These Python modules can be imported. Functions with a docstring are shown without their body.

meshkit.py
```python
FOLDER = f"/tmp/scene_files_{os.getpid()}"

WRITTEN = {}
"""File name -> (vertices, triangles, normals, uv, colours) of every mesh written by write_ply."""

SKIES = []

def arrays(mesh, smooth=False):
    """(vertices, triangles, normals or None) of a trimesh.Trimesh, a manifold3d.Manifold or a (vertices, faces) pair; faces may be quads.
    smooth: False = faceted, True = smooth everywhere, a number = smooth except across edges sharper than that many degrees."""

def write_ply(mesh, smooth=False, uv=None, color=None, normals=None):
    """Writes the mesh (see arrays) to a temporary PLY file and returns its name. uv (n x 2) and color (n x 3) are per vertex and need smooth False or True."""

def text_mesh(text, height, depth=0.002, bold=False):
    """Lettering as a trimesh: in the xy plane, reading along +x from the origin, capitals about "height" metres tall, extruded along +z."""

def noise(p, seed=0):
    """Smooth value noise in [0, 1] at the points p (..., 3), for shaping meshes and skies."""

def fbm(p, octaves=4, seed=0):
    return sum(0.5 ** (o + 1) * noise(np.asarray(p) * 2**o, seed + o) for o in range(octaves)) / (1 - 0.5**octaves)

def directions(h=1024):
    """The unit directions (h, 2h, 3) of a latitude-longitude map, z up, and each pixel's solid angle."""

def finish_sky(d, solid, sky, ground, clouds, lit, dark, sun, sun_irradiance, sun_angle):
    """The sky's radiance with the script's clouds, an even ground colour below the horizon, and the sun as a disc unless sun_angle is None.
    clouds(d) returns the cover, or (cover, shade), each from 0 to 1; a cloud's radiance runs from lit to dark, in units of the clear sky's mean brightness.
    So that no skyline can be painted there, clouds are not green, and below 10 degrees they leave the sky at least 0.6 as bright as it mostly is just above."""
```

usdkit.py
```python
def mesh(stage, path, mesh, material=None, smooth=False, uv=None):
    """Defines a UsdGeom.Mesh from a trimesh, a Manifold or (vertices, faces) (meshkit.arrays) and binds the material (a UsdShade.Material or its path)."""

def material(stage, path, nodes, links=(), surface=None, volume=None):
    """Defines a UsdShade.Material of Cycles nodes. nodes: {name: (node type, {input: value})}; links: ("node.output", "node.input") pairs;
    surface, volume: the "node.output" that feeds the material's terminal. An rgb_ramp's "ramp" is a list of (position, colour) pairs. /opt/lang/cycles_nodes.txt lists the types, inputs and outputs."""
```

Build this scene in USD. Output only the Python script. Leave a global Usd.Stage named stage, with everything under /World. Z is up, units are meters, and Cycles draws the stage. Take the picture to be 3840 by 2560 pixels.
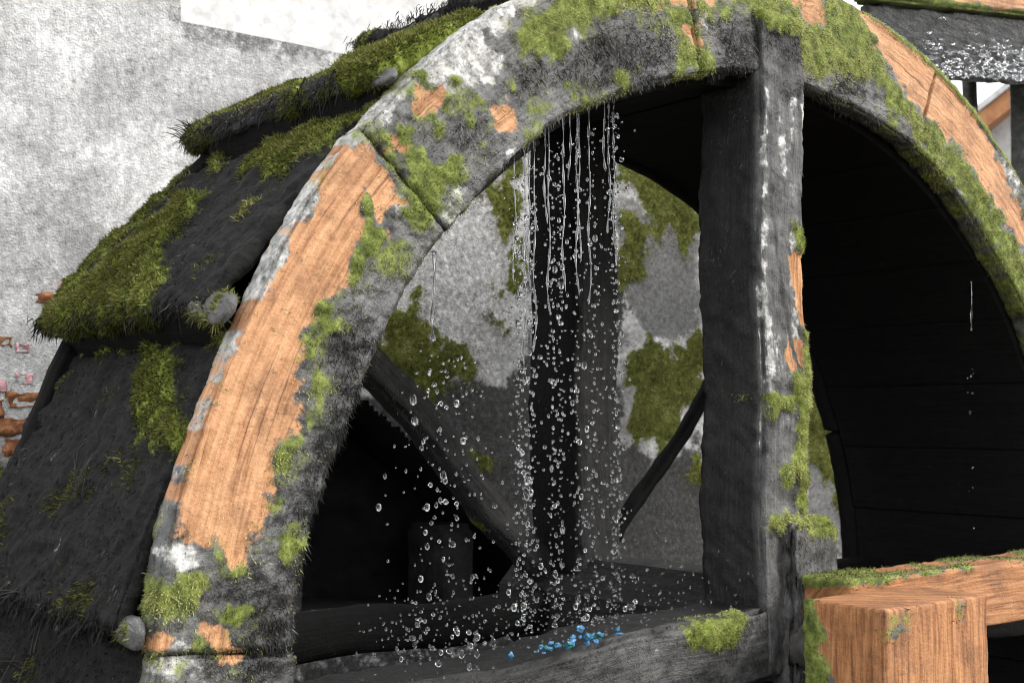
import math, json
import numpy as np
import trimesh
import usdkit, meshkit
from pxr import Usd, UsdGeom, UsdLux, UsdShade, Sdf, Gf, Vt

rng = np.random.default_rng(11)
stage = Usd.Stage.CreateInMemory()
UsdGeom.SetStageUpAxis(stage, UsdGeom.Tokens.z)
UsdGeom.SetStageMetersPerUnit(stage, 1.0)
UsdGeom.Xform.Define(stage, '/World')
UsdGeom.Scope.Define(stage, '/World/Looks')

# ------------------------------------------------------------------ camera, sky, sun, exposure
# x runs along the wheel's face, y from its near side to its far side, z up; the hub is at the origin
EYE = np.array([-2.7301, -2.2384, 0.5791])
YAW, PITCH, FOCAL = 0.67782, 0.056527, 46.655
EXPOSURE = 1.75
cam = UsdGeom.Camera.Define(stage, '/World/camera')
cam.CreateHorizontalApertureAttr(36.0); cam.CreateVerticalApertureAttr(36.0 * 682 / 1024)
cam.CreateFocalLengthAttr(FOCAL); cam.CreateClippingRangeAttr(Gf.Vec2f(0.05, 2000))
cam.CreateFStopAttr(5.6); cam.CreateFocusDistanceAttr(3.0)
cam.CreateExposureAttr(EXPOSURE)
fw = np.array([math.sin(YAW) * math.cos(PITCH), math.cos(YAW) * math.cos(PITCH), math.sin(PITCH)])
rt = np.array([math.cos(YAW), -math.sin(YAW), 0.0]); up = np.cross(rt, fw)
M = np.eye(4); M[0, :3], M[1, :3], M[2, :3], M[3, :3] = rt, up, -fw, EYE
cam.AddTransformOp().Set(Gf.Matrix4d(*M.ravel().tolist()))

SUN = np.array([0.55, -0.70, 0.58]); SUN = SUN / np.linalg.norm(SUN)
SKY_STRENGTH, SUN_INTENSITY = 0.15, 0.34
usdkit.material(stage, '/World/Looks/sky_light', {
    'sky': ('sky_texture', {'sky_type': 'single_scattering', 'sun_disc': False, 'sun_elevation': math.asin(SUN[2]), 'sun_rotation': math.atan2(SUN[0], SUN[1])}),
    'tc': ('texture_coordinate', {}),
    'n': ('noise_texture', {'scale': 3.0, 'detail': 6.0, 'roughness': 0.6}),
    'r': ('rgb_ramp', {'ramp': [(0.0, (0.75, 0.75, 0.75)), (0.45, (0.9, 0.9, 0.9)), (1.0, (1, 1, 1))]}),
    'cl': ('rgb_ramp', {'ramp': [(0.0, (3.6, 3.65, 3.75)), (1.0, (6.4, 6.35, 6.3))]}),
    'mx': ('mix_color', {}),
    'bg': ('background_shader', {'strength': SKY_STRENGTH})},
    [('tc.generated', 'n.vector'), ('n.fac', 'r.fac'), ('n.fac', 'cl.fac'), ('r.color', 'mx.fac'), ('sky.color', 'mx.a'), ('cl.color', 'mx.b'), ('mx.result', 'bg.color')], surface='bg.background')
dome = UsdLux.DomeLight.Define(stage, '/World/sky')
dome.CreateIntensityAttr(1.0)
UsdShade.MaterialBindingAPI.Apply(dome.GetPrim()).Bind(UsdShade.Material.Get(stage, '/World/Looks/sky_light'))
dome.GetPrim().SetCustomDataByKey('kind', 'structure')
sun = UsdLux.DistantLight.Define(stage, '/World/sun')
sun.CreateIntensityAttr(SUN_INTENSITY); sun.CreateAngleAttr(22.0); sun.CreateNormalizeAttr(True); sun.CreateColorAttr(Gf.Vec3f(1.0, 0.96, 0.9))
zx = SUN; xx = np.cross([0, 0, 1.0], zx); xx /= np.linalg.norm(xx); yx = np.cross(zx, xx)
S = np.eye(4); S[0, :3], S[1, :3], S[2, :3] = xx, yx, zx
sun.AddTransformOp().Set(Gf.Matrix4d(*S.ravel().tolist()))

# ------------------------------------------------------------------ where the wear, damp and moss lie, with painted wall brightness (metres on the wheel face x,z; on the wall x,z; on the tread degrees,y)
PAINT = {
"ring_dry":[[[-1.346,1.107],[-1.31,1.125],[-1.294,1.092],[-1.263,1.069],[-1.204,1.017],[-1.236,1.009],[-1.263,0.989],[-1.257,0.954],[-1.293,0.925],[-1.324,0.887],[-1.343,0.825],[-1.403,0.805],[-1.441,0.735],[-1.469,0.684],[-1.449,0.601],[-1.448,0.543],[-1.486,0.543],[-1.513,0.462],[-1.525,0.381],[-1.565,0.319],[-1.592,0.313],[-1.627,0.339],[-1.636,0.359],[-1.699,0.362],[-1.696,0.428],[-1.672,0.545],[-1.639,0.6],[-1.597,0.705],[-1.57,0.738],[-1.58,0.779],[-1.535,0.789],[-1.489,0.875],[-1.433,0.964],[-1.385,1.055]],
 [[-1.189,1.254],[-1.123,1.269],[-1.111,1.234],[-1.156,1.209],[-1.189,1.223]],
 [[-0.984,1.244],[-0.905,1.265],[-0.917,1.21],[-0.96,1.199],[-0.978,1.225]],
 [[-1.242,1.138],[-1.189,1.141],[-1.21,1.12],[-1.242,1.12]],
 [[-1.642,0.199],[-1.599,0.195],[-1.576,0.153],[-1.58,0.13],[-1.607,0.14],[-1.624,0.174]],
 [[-1.734,0.208],[-1.709,0.205],[-1.71,0.167],[-1.731,0.17]],
 [[-0.462,1.619],[-0.386,1.635],[-0.402,1.583],[-0.462,1.574]],
 [[-0.387,1.537],[-0.34,1.546],[-0.341,1.502],[-0.372,1.502]],
 [[-0.041,1.683],[0.159,1.723],[0.157,1.645],[0.083,1.625],[0.047,1.665]],
 [[-0.521,1.607],[-0.177,1.678],[-0.276,1.613],[-0.401,1.594]],
 [[0.322,1.7],[0.423,1.714],[0.495,1.67],[0.601,1.644],[0.779,1.569],[0.94,1.458],[1.046,1.335],[1.157,1.209],[1.381,0.972],[1.321,0.841],[1.153,1.111],[1.027,1.217],[0.911,1.313],[0.718,1.421],[0.617,1.472],[0.514,1.521],[0.451,1.574],[0.391,1.632]]],
"ring_green":[[[-1.31,1.046],[-1.294,1.021],[-1.283,0.961],[-1.257,0.945],[-1.293,0.889],[-1.328,0.817],[-1.349,0.842],[-1.314,0.958]]],
"ring_moss":[[[-0.041,1.695],[0.334,1.771],[0.537,1.684],[0.6,1.631],[0.473,1.647],[0.391,1.645],[0.45,1.561],[0.514,1.512],[0.617,1.463],[0.717,1.412],[0.911,1.303],[1.026,1.207],[1.153,1.097],[1.32,0.827],[1.29,0.756],[1.146,0.931],[0.997,1.085],[0.858,1.207],[0.679,1.312],[0.55,1.392],[0.448,1.466],[0.387,1.488],[0.269,1.537],[0.117,1.476],[0.063,1.515],[0.028,1.591]],
 [[-0.935,1.425],[-0.77,1.546],[-0.006,1.702],[0.047,1.642],[-0.077,1.63],[-0.276,1.591],[-0.34,1.568],[-0.278,1.446],[-0.403,1.415],[-0.417,1.531],[-0.521,1.544],[-0.635,1.522],[-0.717,1.475],[-0.771,1.405],[-0.898,1.373]],
 [[-1.222,1.254],[-1.089,1.284],[-1.077,1.23],[-1.122,1.177],[-1.178,1.17]],
 [[-1.295,1.154],[-1.178,1.179],[-1.156,1.118],[-1.065,1.11],[-1.099,1.042],[-1.166,0.953],[-1.22,1.011],[-1.204,1.049],[-1.231,1.081],[-1.263,1.113]],
 [[-1.304,1.046],[-1.283,0.978],[-1.257,0.998],[-1.262,0.927],[-1.313,0.871],[-1.353,0.807],[-1.422,0.77],[-1.441,0.777],[-1.383,0.849],[-1.344,0.92],[-1.309,0.976]],
 [[-1.45,0.735],[-1.402,0.711],[-1.382,0.644],[-1.42,0.627],[-1.459,0.693]],
 [[-1.495,0.568],[-1.448,0.535],[-1.494,0.437],[-1.53,0.381],[-1.538,0.317],[-1.583,0.296],[-1.644,0.34],[-1.636,0.359],[-1.592,0.313],[-1.565,0.319],[-1.53,0.397]],
 [[-1.727,0.291],[-1.652,0.278],[-1.701,0.205],[-1.782,0.213],[-1.759,0.256]],
 [[-1.591,0.249],[-1.537,0.245],[-1.546,0.205],[-1.65,0.192],[-1.642,0.214]],
 [[-1.733,0.17],[-1.713,0.168],[-1.72,0.107],[-1.74,0.11]],
 [[-1.659,0.201],[-1.572,0.192],[-1.567,0.112],[-1.615,0.126]],
 [[-0.771,1.325],[-0.711,1.319],[-0.725,1.287],[-0.771,1.285]],
 [[-0.615,1.401],[-0.565,1.399],[-0.58,1.344],[-0.615,1.349]],
 [[-1.066,1.241],[-1.031,1.237],[-1.037,1.212],[-1.066,1.213]],
 [[-1.066,1.157],[-1.007,1.16],[-1.019,1.121],[-1.06,1.12]],
 [[-1.493,0.359],[-1.465,0.353],[-1.474,0.305],[-1.497,0.314]],
 [[-1.422,0.795],[-1.344,0.842],[-1.353,0.799],[-1.422,0.744]]],
"ring_pale":[[[-0.911,1.493],[-0.861,1.508],[-0.923,1.446],[-1.078,1.333],[-1.243,1.197],[-1.326,1.132],[-1.385,1.055],[-1.452,0.945],[-1.499,0.858],[-1.535,0.797],[-1.589,0.77],[-1.571,0.787],[-1.499,0.924],[-1.405,1.078],[-1.275,1.219],[-1.134,1.346]],
 [[-1.156,1.301],[-1.043,1.386],[-0.948,1.364],[-0.972,1.293],[-1.066,1.26],[-1.134,1.268]],
 [[-1.588,0.754],[-1.544,0.756],[-1.552,0.706],[-1.605,0.657],[-1.639,0.592],[-1.648,0.608]],
 [[-1.719,0.337],[-1.678,0.334],[-1.669,0.31],[-1.702,0.289]],
 [[-0.731,1.402],[-0.608,1.423],[-0.691,1.348]]],
"ring_dark":[[[-0.923,1.349],[-0.731,1.432],[-0.717,1.475],[-0.69,1.521],[-0.635,1.491],[-0.521,1.512],[-0.417,1.531],[-0.418,1.413],[-0.58,1.355],[-0.771,1.325],[-0.898,1.305]],
 [[-1.077,1.193],[-0.972,1.265],[-0.984,1.177],[-1.066,1.129]],
 [[-0.276,1.602],[-0.094,1.626],[-0.042,1.601],[-0.009,1.526],[-0.263,1.427]],
 [[0.194,1.597],[0.35,1.613],[0.366,1.454],[0.172,1.449]],
 [[-1.441,0.727],[-1.313,0.801],[-1.271,0.733],[-1.341,0.542],[-1.399,0.375],[-1.436,0.294],[-1.475,0.378],[-1.439,0.526],[-1.381,0.627]],
 [[-1.668,0.271],[-1.436,0.294],[-1.472,0.133],[-1.526,0.091],[-1.683,0.157],[-1.563,0.183]]],
"wall_moss":[[[-0.442,0.926],[-0.343,0.945],[-0.275,0.851],[-0.206,0.812],[-0.118,0.73],[-0.189,0.672],[-0.274,0.56],[-0.44,0.669],[-0.52,0.748],[-0.473,0.843]],
 [[-0.102,1.331],[0.064,1.453],[0.064,1.246],[-0.047,1.207]],
 [[-0.01,1.181],[0.093,1.19],[0.093,0.954],[-0.01,1.006]],
 [[0.464,1.534],[0.934,1.411],[0.943,1.213],[0.792,1.217],[0.57,1.405]],
 [[0.527,1.321],[0.701,1.274],[0.655,1.079],[0.525,1.055]],
 [[0.566,0.776],[0.698,0.859],[0.975,0.869],[0.973,0.688],[0.762,0.462],[0.564,0.512]],
 [[1.539,0.96],[1.648,0.857],[2.008,0.021],[1.862,0.138],[1.693,0.288],[1.517,0.503]],
 [[-0.205,0.477],[-0.01,0.431],[-0.135,0.406]],
 [[0.876,0.428],[0.97,0.426],[0.968,0.329],[0.898,0.331]],
 [[-1.669,0.466],[-1.604,0.465],[-1.59,0.321],[-1.621,0.257],[-1.664,0.26]],
 [[-1.639,0.106],[-1.553,0.099],[-1.584,0.047],[-1.638,0.052]],
 [[-0.065,0.903],[0.064,0.923],[0.008,0.863]]],
"wall_wet":[[[-0.536,0.681],[-0.275,0.699],[-0.171,0.658],[-0.083,0.702],[0.027,0.718],[0.102,0.808],[0.14,1.105],[0.525,1.102],[0.564,0.512],[0.784,0.446],[1.165,0.439],[1.155,-0.239],[-0.883,-0.035],[-0.891,0.65]]],
"wall_light_level":[[[-0.377,1.067],[-0.277,1.242],[0.064,1.335],[0.083,0.72],[-0.046,0.688],[-0.189,0.798],[-0.343,0.945]],
 [[0.547,1.072],[0.979,1.233],[0.975,0.836],[0.566,0.823]],
 [[0.528,1.479],[0.657,1.334],[0.568,1.073],[0.504,1.069]]],
"wall_wet2":[[[1.535,0.748],[2.287,-0.071],[1.521,-0.017]],
 [[1.531,0.503],[2.287,-0.071],[1.521,-0.017]],
 [[0.463,1.393],[0.956,1.247],[0.951,0.851],[0.654,0.857],[0.525,1.102]],
 [[-1.691,0.521],[-1.56,0.475],[-1.468,0.36],[-1.461,-0.032],[-1.679,-0.008]],
 [[-0.84,1.135],[-0.344,1.124],[-0.506,0.922],[-0.75,0.909]]],
"tread_moss":[[[118.39,0.79],[118.78,0.42],[126.45,-0.18],[131.65,-0.17],[137.12,-0.11],[137.15,-0.01],[134.72,0.16]],
 [[133.06,0.4],[134.5,0.14],[139.5,0.1],[140.31,0.21],[141.69,0.26],[138.38,0.47],[135.07,0.5]],
 [[139.98,0.71],[143.95,0.5],[145.15,0.59],[149.54,0.46],[152.78,0.3],[155.34,0.3],[155.44,0.53],[154.17,0.95],[149.78,0.85]],
 [[154.69,0.48],[155.36,0.29],[159.64,0.19],[161.86,0.08],[163.09,0.13],[161.9,0.26]],
 [[132.74,1.0],[133.71,0.83],[137.56,0.7]],
 [[154.56,0.22],[155.21,0.05],[155.92,0.14]],
 [[151.69,-0.16],[154.39,-0.1],[154.67,0.03],[152.41,-0.01]]],"hole":[[-0.689,0.73],[-0.519,0.614],[-0.17,0.365],[0.158,0.078],[0.196,-0.07],[-0.756,0.016],[-0.762,0.651]]}

# ------------------------------------------------------------------ helpers
fbm = meshkit.fbm
names = {}
def path_for(parent, name):
    p = f'{parent}/{name}'
    n = names.get(p, 0); names[p] = n + 1
    return p if n == 0 else f'{p}_{n:03d}'
def tag(prim, label=None, category=None, group=None, kind=None):
    for k, v in (('label', label), ('category', category), ('group', group), ('kind', kind)):
        if v: prim.SetCustomDataByKey(k, v)
    return prim
def thing(name, label=None, category=None, group=None, kind=None, loc=(0, 0, 0), rotz=None):
    x = UsdGeom.Xform.Define(stage, path_for('/World', name))
    x.AddTranslateOp().Set(Gf.Vec3d(*map(float, loc)))
    if rotz is not None: x.AddRotateZOp().Set(float(rotz))
    tag(x.GetPrim(), label, category, group, kind)
    return str(x.GetPath())
def mesh(name, vf, mat, parent='/World', smooth=False, paint=None, uv=None, label=None, category=None, group=None, kind=None, loc=None):
    v, f = (vf.vertices, vf.faces) if isinstance(vf, trimesh.Trimesh) else vf
    v = np.asarray(v, float)
    if loc is not None: v = v - np.asarray(loc)
    m = usdkit.mesh(stage, path_for(parent, name), (v, f), LOOK[mat], smooth=smooth, uv=uv)
    if paint is not None:
        UsdGeom.PrimvarsAPI(m).CreatePrimvar('paint', Sdf.ValueTypeNames.Color3fArray, 'vertex').Set(Vt.Vec3fArray.FromNumpy(np.asarray(paint, np.float32)))
    tag(m.GetPrim(), label, category, group, kind)
    return str(m.GetPath())

def shell(na, nb, nc):
    """The surface of a unit box as a welded lattice: parameters (n,3) and triangles."""
    i, j, k = np.meshgrid(np.arange(na + 1), np.arange(nb + 1), np.arange(nc + 1), indexing='ij')
    on = (i == 0) | (i == na) | (j == 0) | (j == nb) | (k == 0) | (k == nc)
    ids = -np.ones(on.shape, int); ids[on] = np.arange(on.sum())
    p = np.stack([i[on] / na, j[on] / nb, k[on] / nc], 1)
    F = []
    for g, flip in ((ids[0], 1), (ids[-1], 0), (ids[:, 0], 0), (ids[:, -1], 1), (ids[:, :, 0], 1), (ids[:, :, -1], 0)):
        a, b, c, d = g[:-1, :-1].ravel(), g[1:, :-1].ravel(), g[1:, 1:].ravel(), g[:-1, 1:].ravel()
        q = np.vstack([np.c_[a, b, c], np.c_[a, c, d]])
        F.append(q[:, ::-1] if flip else q)
    return p, np.vstack(F)
def vnormals(v, f):
    n = np.zeros_like(v); c = np.cross(v[f[:, 1]] - v[f[:, 0]], v[f[:, 2]] - v[f[:, 0]])
    for k in range(3): np.add.at(n, f[:, k], c)
    return n / np.maximum(np.linalg.norm(n, axis=1, keepdims=True), 1e-12)
def block(dims, fn, lengths, bevel=0.006, rough=0.0, freq=12.0, seed=0, detail=4):
    """A worn block: unit parameters mapped by fn, edges knocked off by bevel, surface displaced by noise."""
    p, f = shell(*dims)
    for k in range(3):          # keep the worn edge narrow: pull the outermost lattice lines close to the ends
        n_ = dims[k]
        if n_ >= 4 and bevel > 0:
            e = min(1.7 * bevel / lengths[k], 1.0 / n_); i_ = np.round(p[:, k] * n_)
            p[:, k] = np.where(i_ == 0, 0, np.where(i_ == n_, 1, e + (1 - 2 * e) * (i_ - 1) / (n_ - 2)))
    ext = (p < 1e-6) | (p > 1 - 1e-6)
    edge = ext.sum(1) >= 2
    q = p.copy()
    for k in range(3):
        s = edge & ext[:, k]
        b = bevel * (0.4 + 1.2 * fbm(p[s] * np.array(lengths) * 9 + seed, 2, seed))
        q[s, k] += np.where(p[s, k] < 0.5, 1, -1) * np.minimum(b / lengths[k], 0.3)
    v = fn(q)
    if np.einsum('ij,ij->', v[f[:, 0]] - v.mean(0), np.cross(v[f[:, 1]] - v.mean(0), v[f[:, 2]] - v.mean(0))) < 0: f = f[:, ::-1]
    if rough: v = v + vnormals(v, f) * (rough * (fbm(v * freq, detail, seed) - 0.5) * 2)[:, None]
    return v, f, p
def box(lo, hi, n=(8, 8, 8), bevel=0.006, rough=0.0, freq=12.0, seed=0, rot=None, about=(0, 0, 0)):
    lo, hi = np.array(lo, float), np.array(hi, float)
    def fn(q):
        v = lo + (hi - lo) * q
        if rot is not None: v = (v - about) @ np.asarray(rot).T + about
        return v
    return block(n, fn, hi - lo, bevel, rough, freq, seed)
def boxuv(p, L, axis):
    """Grain along one axis of a block, unrolled to metres."""
    o = [k for k in range(3) if k != axis]
    return np.c_[p[:, axis] * L[axis], p[:, o[0]] * L[o[0]] + p[:, o[1]] * L[o[1]]]
def inside_dist(P, poly):
    """Signed distance (inside positive) of points to a polygon."""
    poly = np.asarray(poly, float); a, b = poly, np.roll(poly, -1, 0)
    d2 = np.full(len(P), 1e9); ins = np.zeros(len(P), bool)
    for (ax, ay), (bx, by) in zip(a, b):
        ex, ey = bx - ax, by - ay
        t = np.clip(((P[:, 0] - ax) * ex + (P[:, 1] - ay) * ey) / (ex * ex + ey * ey + 1e-12), 0, 1)
        d2 = np.minimum(d2, (P[:, 0] - ax - t * ex) ** 2 + (P[:, 1] - ay - t * ey) ** 2)
        c = (ay > P[:, 1]) != (by > P[:, 1])
        ins ^= c & (P[:, 0] < (bx - ax) * (P[:, 1] - ay) / (by - ay + 1e-12) + ax)
    return np.where(ins, 1, -1) * np.sqrt(d2)
def mask(P, polys, soft=0.02, wob=0.03, freq=18, seed=0):
    """0..1 cover of a list of patches with ragged edges."""
    out = np.zeros(len(P))
    n = (fbm(np.c_[P * freq, np.zeros(len(P))], 3, seed) - 0.5) * 2 * wob
    for poly in polys:
        q = np.asarray(poly); r = 2 * soft + wob
        s = np.where(((P > q.min(0) - r) & (P < q.max(0) + r)).all(1))[0]
        if len(s): out[s] = np.maximum(out[s], np.clip(0.5 + (inside_dist(P[s], q) + n[s]) / (2 * soft), 0, 1))
    return out
def tube(pts, rad, sides=6):
    p = np.asarray(pts, float); rad = np.broadcast_to(rad, (len(p),))
    t = np.gradient(p, axis=0); t /= np.linalg.norm(t, axis=1, keepdims=True) + 1e-12
    a = np.cross(t, np.where(np.abs(t[:, 2:]) < 0.9, [0, 0, 1.0], [1.0, 0, 0])); a /= np.linalg.norm(a, axis=1, keepdims=True) + 1e-12
    b = np.cross(t, a); ang = np.arange(sides) * 2 * np.pi / sides
    v = p[:, None] + rad[:, None, None] * (np.cos(ang)[None, :, None] * a[:, None] + np.sin(ang)[None, :, None] * b[:, None])
    i, j = np.meshgrid(np.arange(len(p) - 1), np.arange(sides), indexing='ij')
    q = np.stack([i * sides + j, i * sides + (j + 1) % sides, (i + 1) * sides + (j + 1) % sides, (i + 1) * sides + j], -1).reshape(-1, 4)
    n = len(p) * sides
    caps = [[0, s + 1, s] for s in range(1, sides - 1)] + [[n - sides, n - sides + s, n - sides + s + 1] for s in range(1, sides - 1)]
    return v.reshape(-1, 3), np.vstack([q[:, [0, 1, 2]], q[:, [0, 2, 3]], np.array(caps)])
def join(parts):
    V, F, n = [], [], 0
    for v, f in parts:
        V.append(v); F.append(np.asarray(f) + n); n += len(v)
    return np.vstack(V), np.vstack(F)
def blades(P, N, lean, length, width, bend, seed, tint):
    """Small tapering moss leaves: each a bent strip of three triangles; tint (0..1) goes into the paint."""
    g = np.random.default_rng(seed); n = len(P)
    d = N + lean + g.normal(0, 0.55, (n, 3)); d /= np.linalg.norm(d, axis=1, keepdims=True)
    s = np.cross(d, g.normal(0, 1, (n, 3))); s /= np.linalg.norm(s, axis=1, keepdims=True) + 1e-9
    L = (length * g.uniform(0.5, 1.25, n))[:, None]; w = (width * g.uniform(0.6, 1.3, n))[:, None]
    sag = np.array([0, 0, -1.0]) * bend + g.normal(0, 0.25, (n, 3))
    base = P - N * 0.004; mid = base + d * L * 0.55; tip = mid + (d + sag) * L * 0.5
    V = np.stack([base - s * w * 0.5, base + s * w * 0.5, mid + s * w * 0.42, mid - s * w * 0.42, tip], 1).reshape(-1, 3)
    o = np.arange(n)[:, None] * 5
    F = np.vstack([o + [0, 1, 2], o + [0, 2, 3], o + [3, 2, 4]])
    t = np.clip(tint + g.normal(0, 0.16, n), 0, 1)
    C = np.repeat(np.c_[t, g.random(n), np.zeros(n)], 5, 0); C[4::5, 2] = 1.0; C[2::5, 2] = 0.5; C[3::5, 2] = 0.5
    return V, F, C
def scatter(v, f, w, count, seed):
    """Random points on triangles with density by vertex weight w; returns points, normals, weights and face indices."""
    g = np.random.default_rng(seed)
    c = np.cross(v[f[:, 1]] - v[f[:, 0]], v[f[:, 2]] - v[f[:, 0]]); A = np.linalg.norm(c, axis=1)
    wf = w[f].mean(1); p = A * wf
    if p.sum() <= 0: return None
    k = g.choice(len(f), count, p=p / p.sum()); r = np.sqrt(g.random((count, 1))); s = g.random((count, 1))
    P = v[f[k, 0]] * (1 - r) + v[f[k, 1]] * r * (1 - s) + v[f[k, 2]] * r * s
    return P, c[k] / np.maximum(A[k, None], 1e-12), wf[k], k

# ------------------------------------------------------------------ materials
LOOK = {}
def look(name, nodes, links, surface='p.BSDF'):
    LOOK[name] = usdkit.material(stage, f'/World/Looks/{name}', nodes, links, surface=surface)

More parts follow.
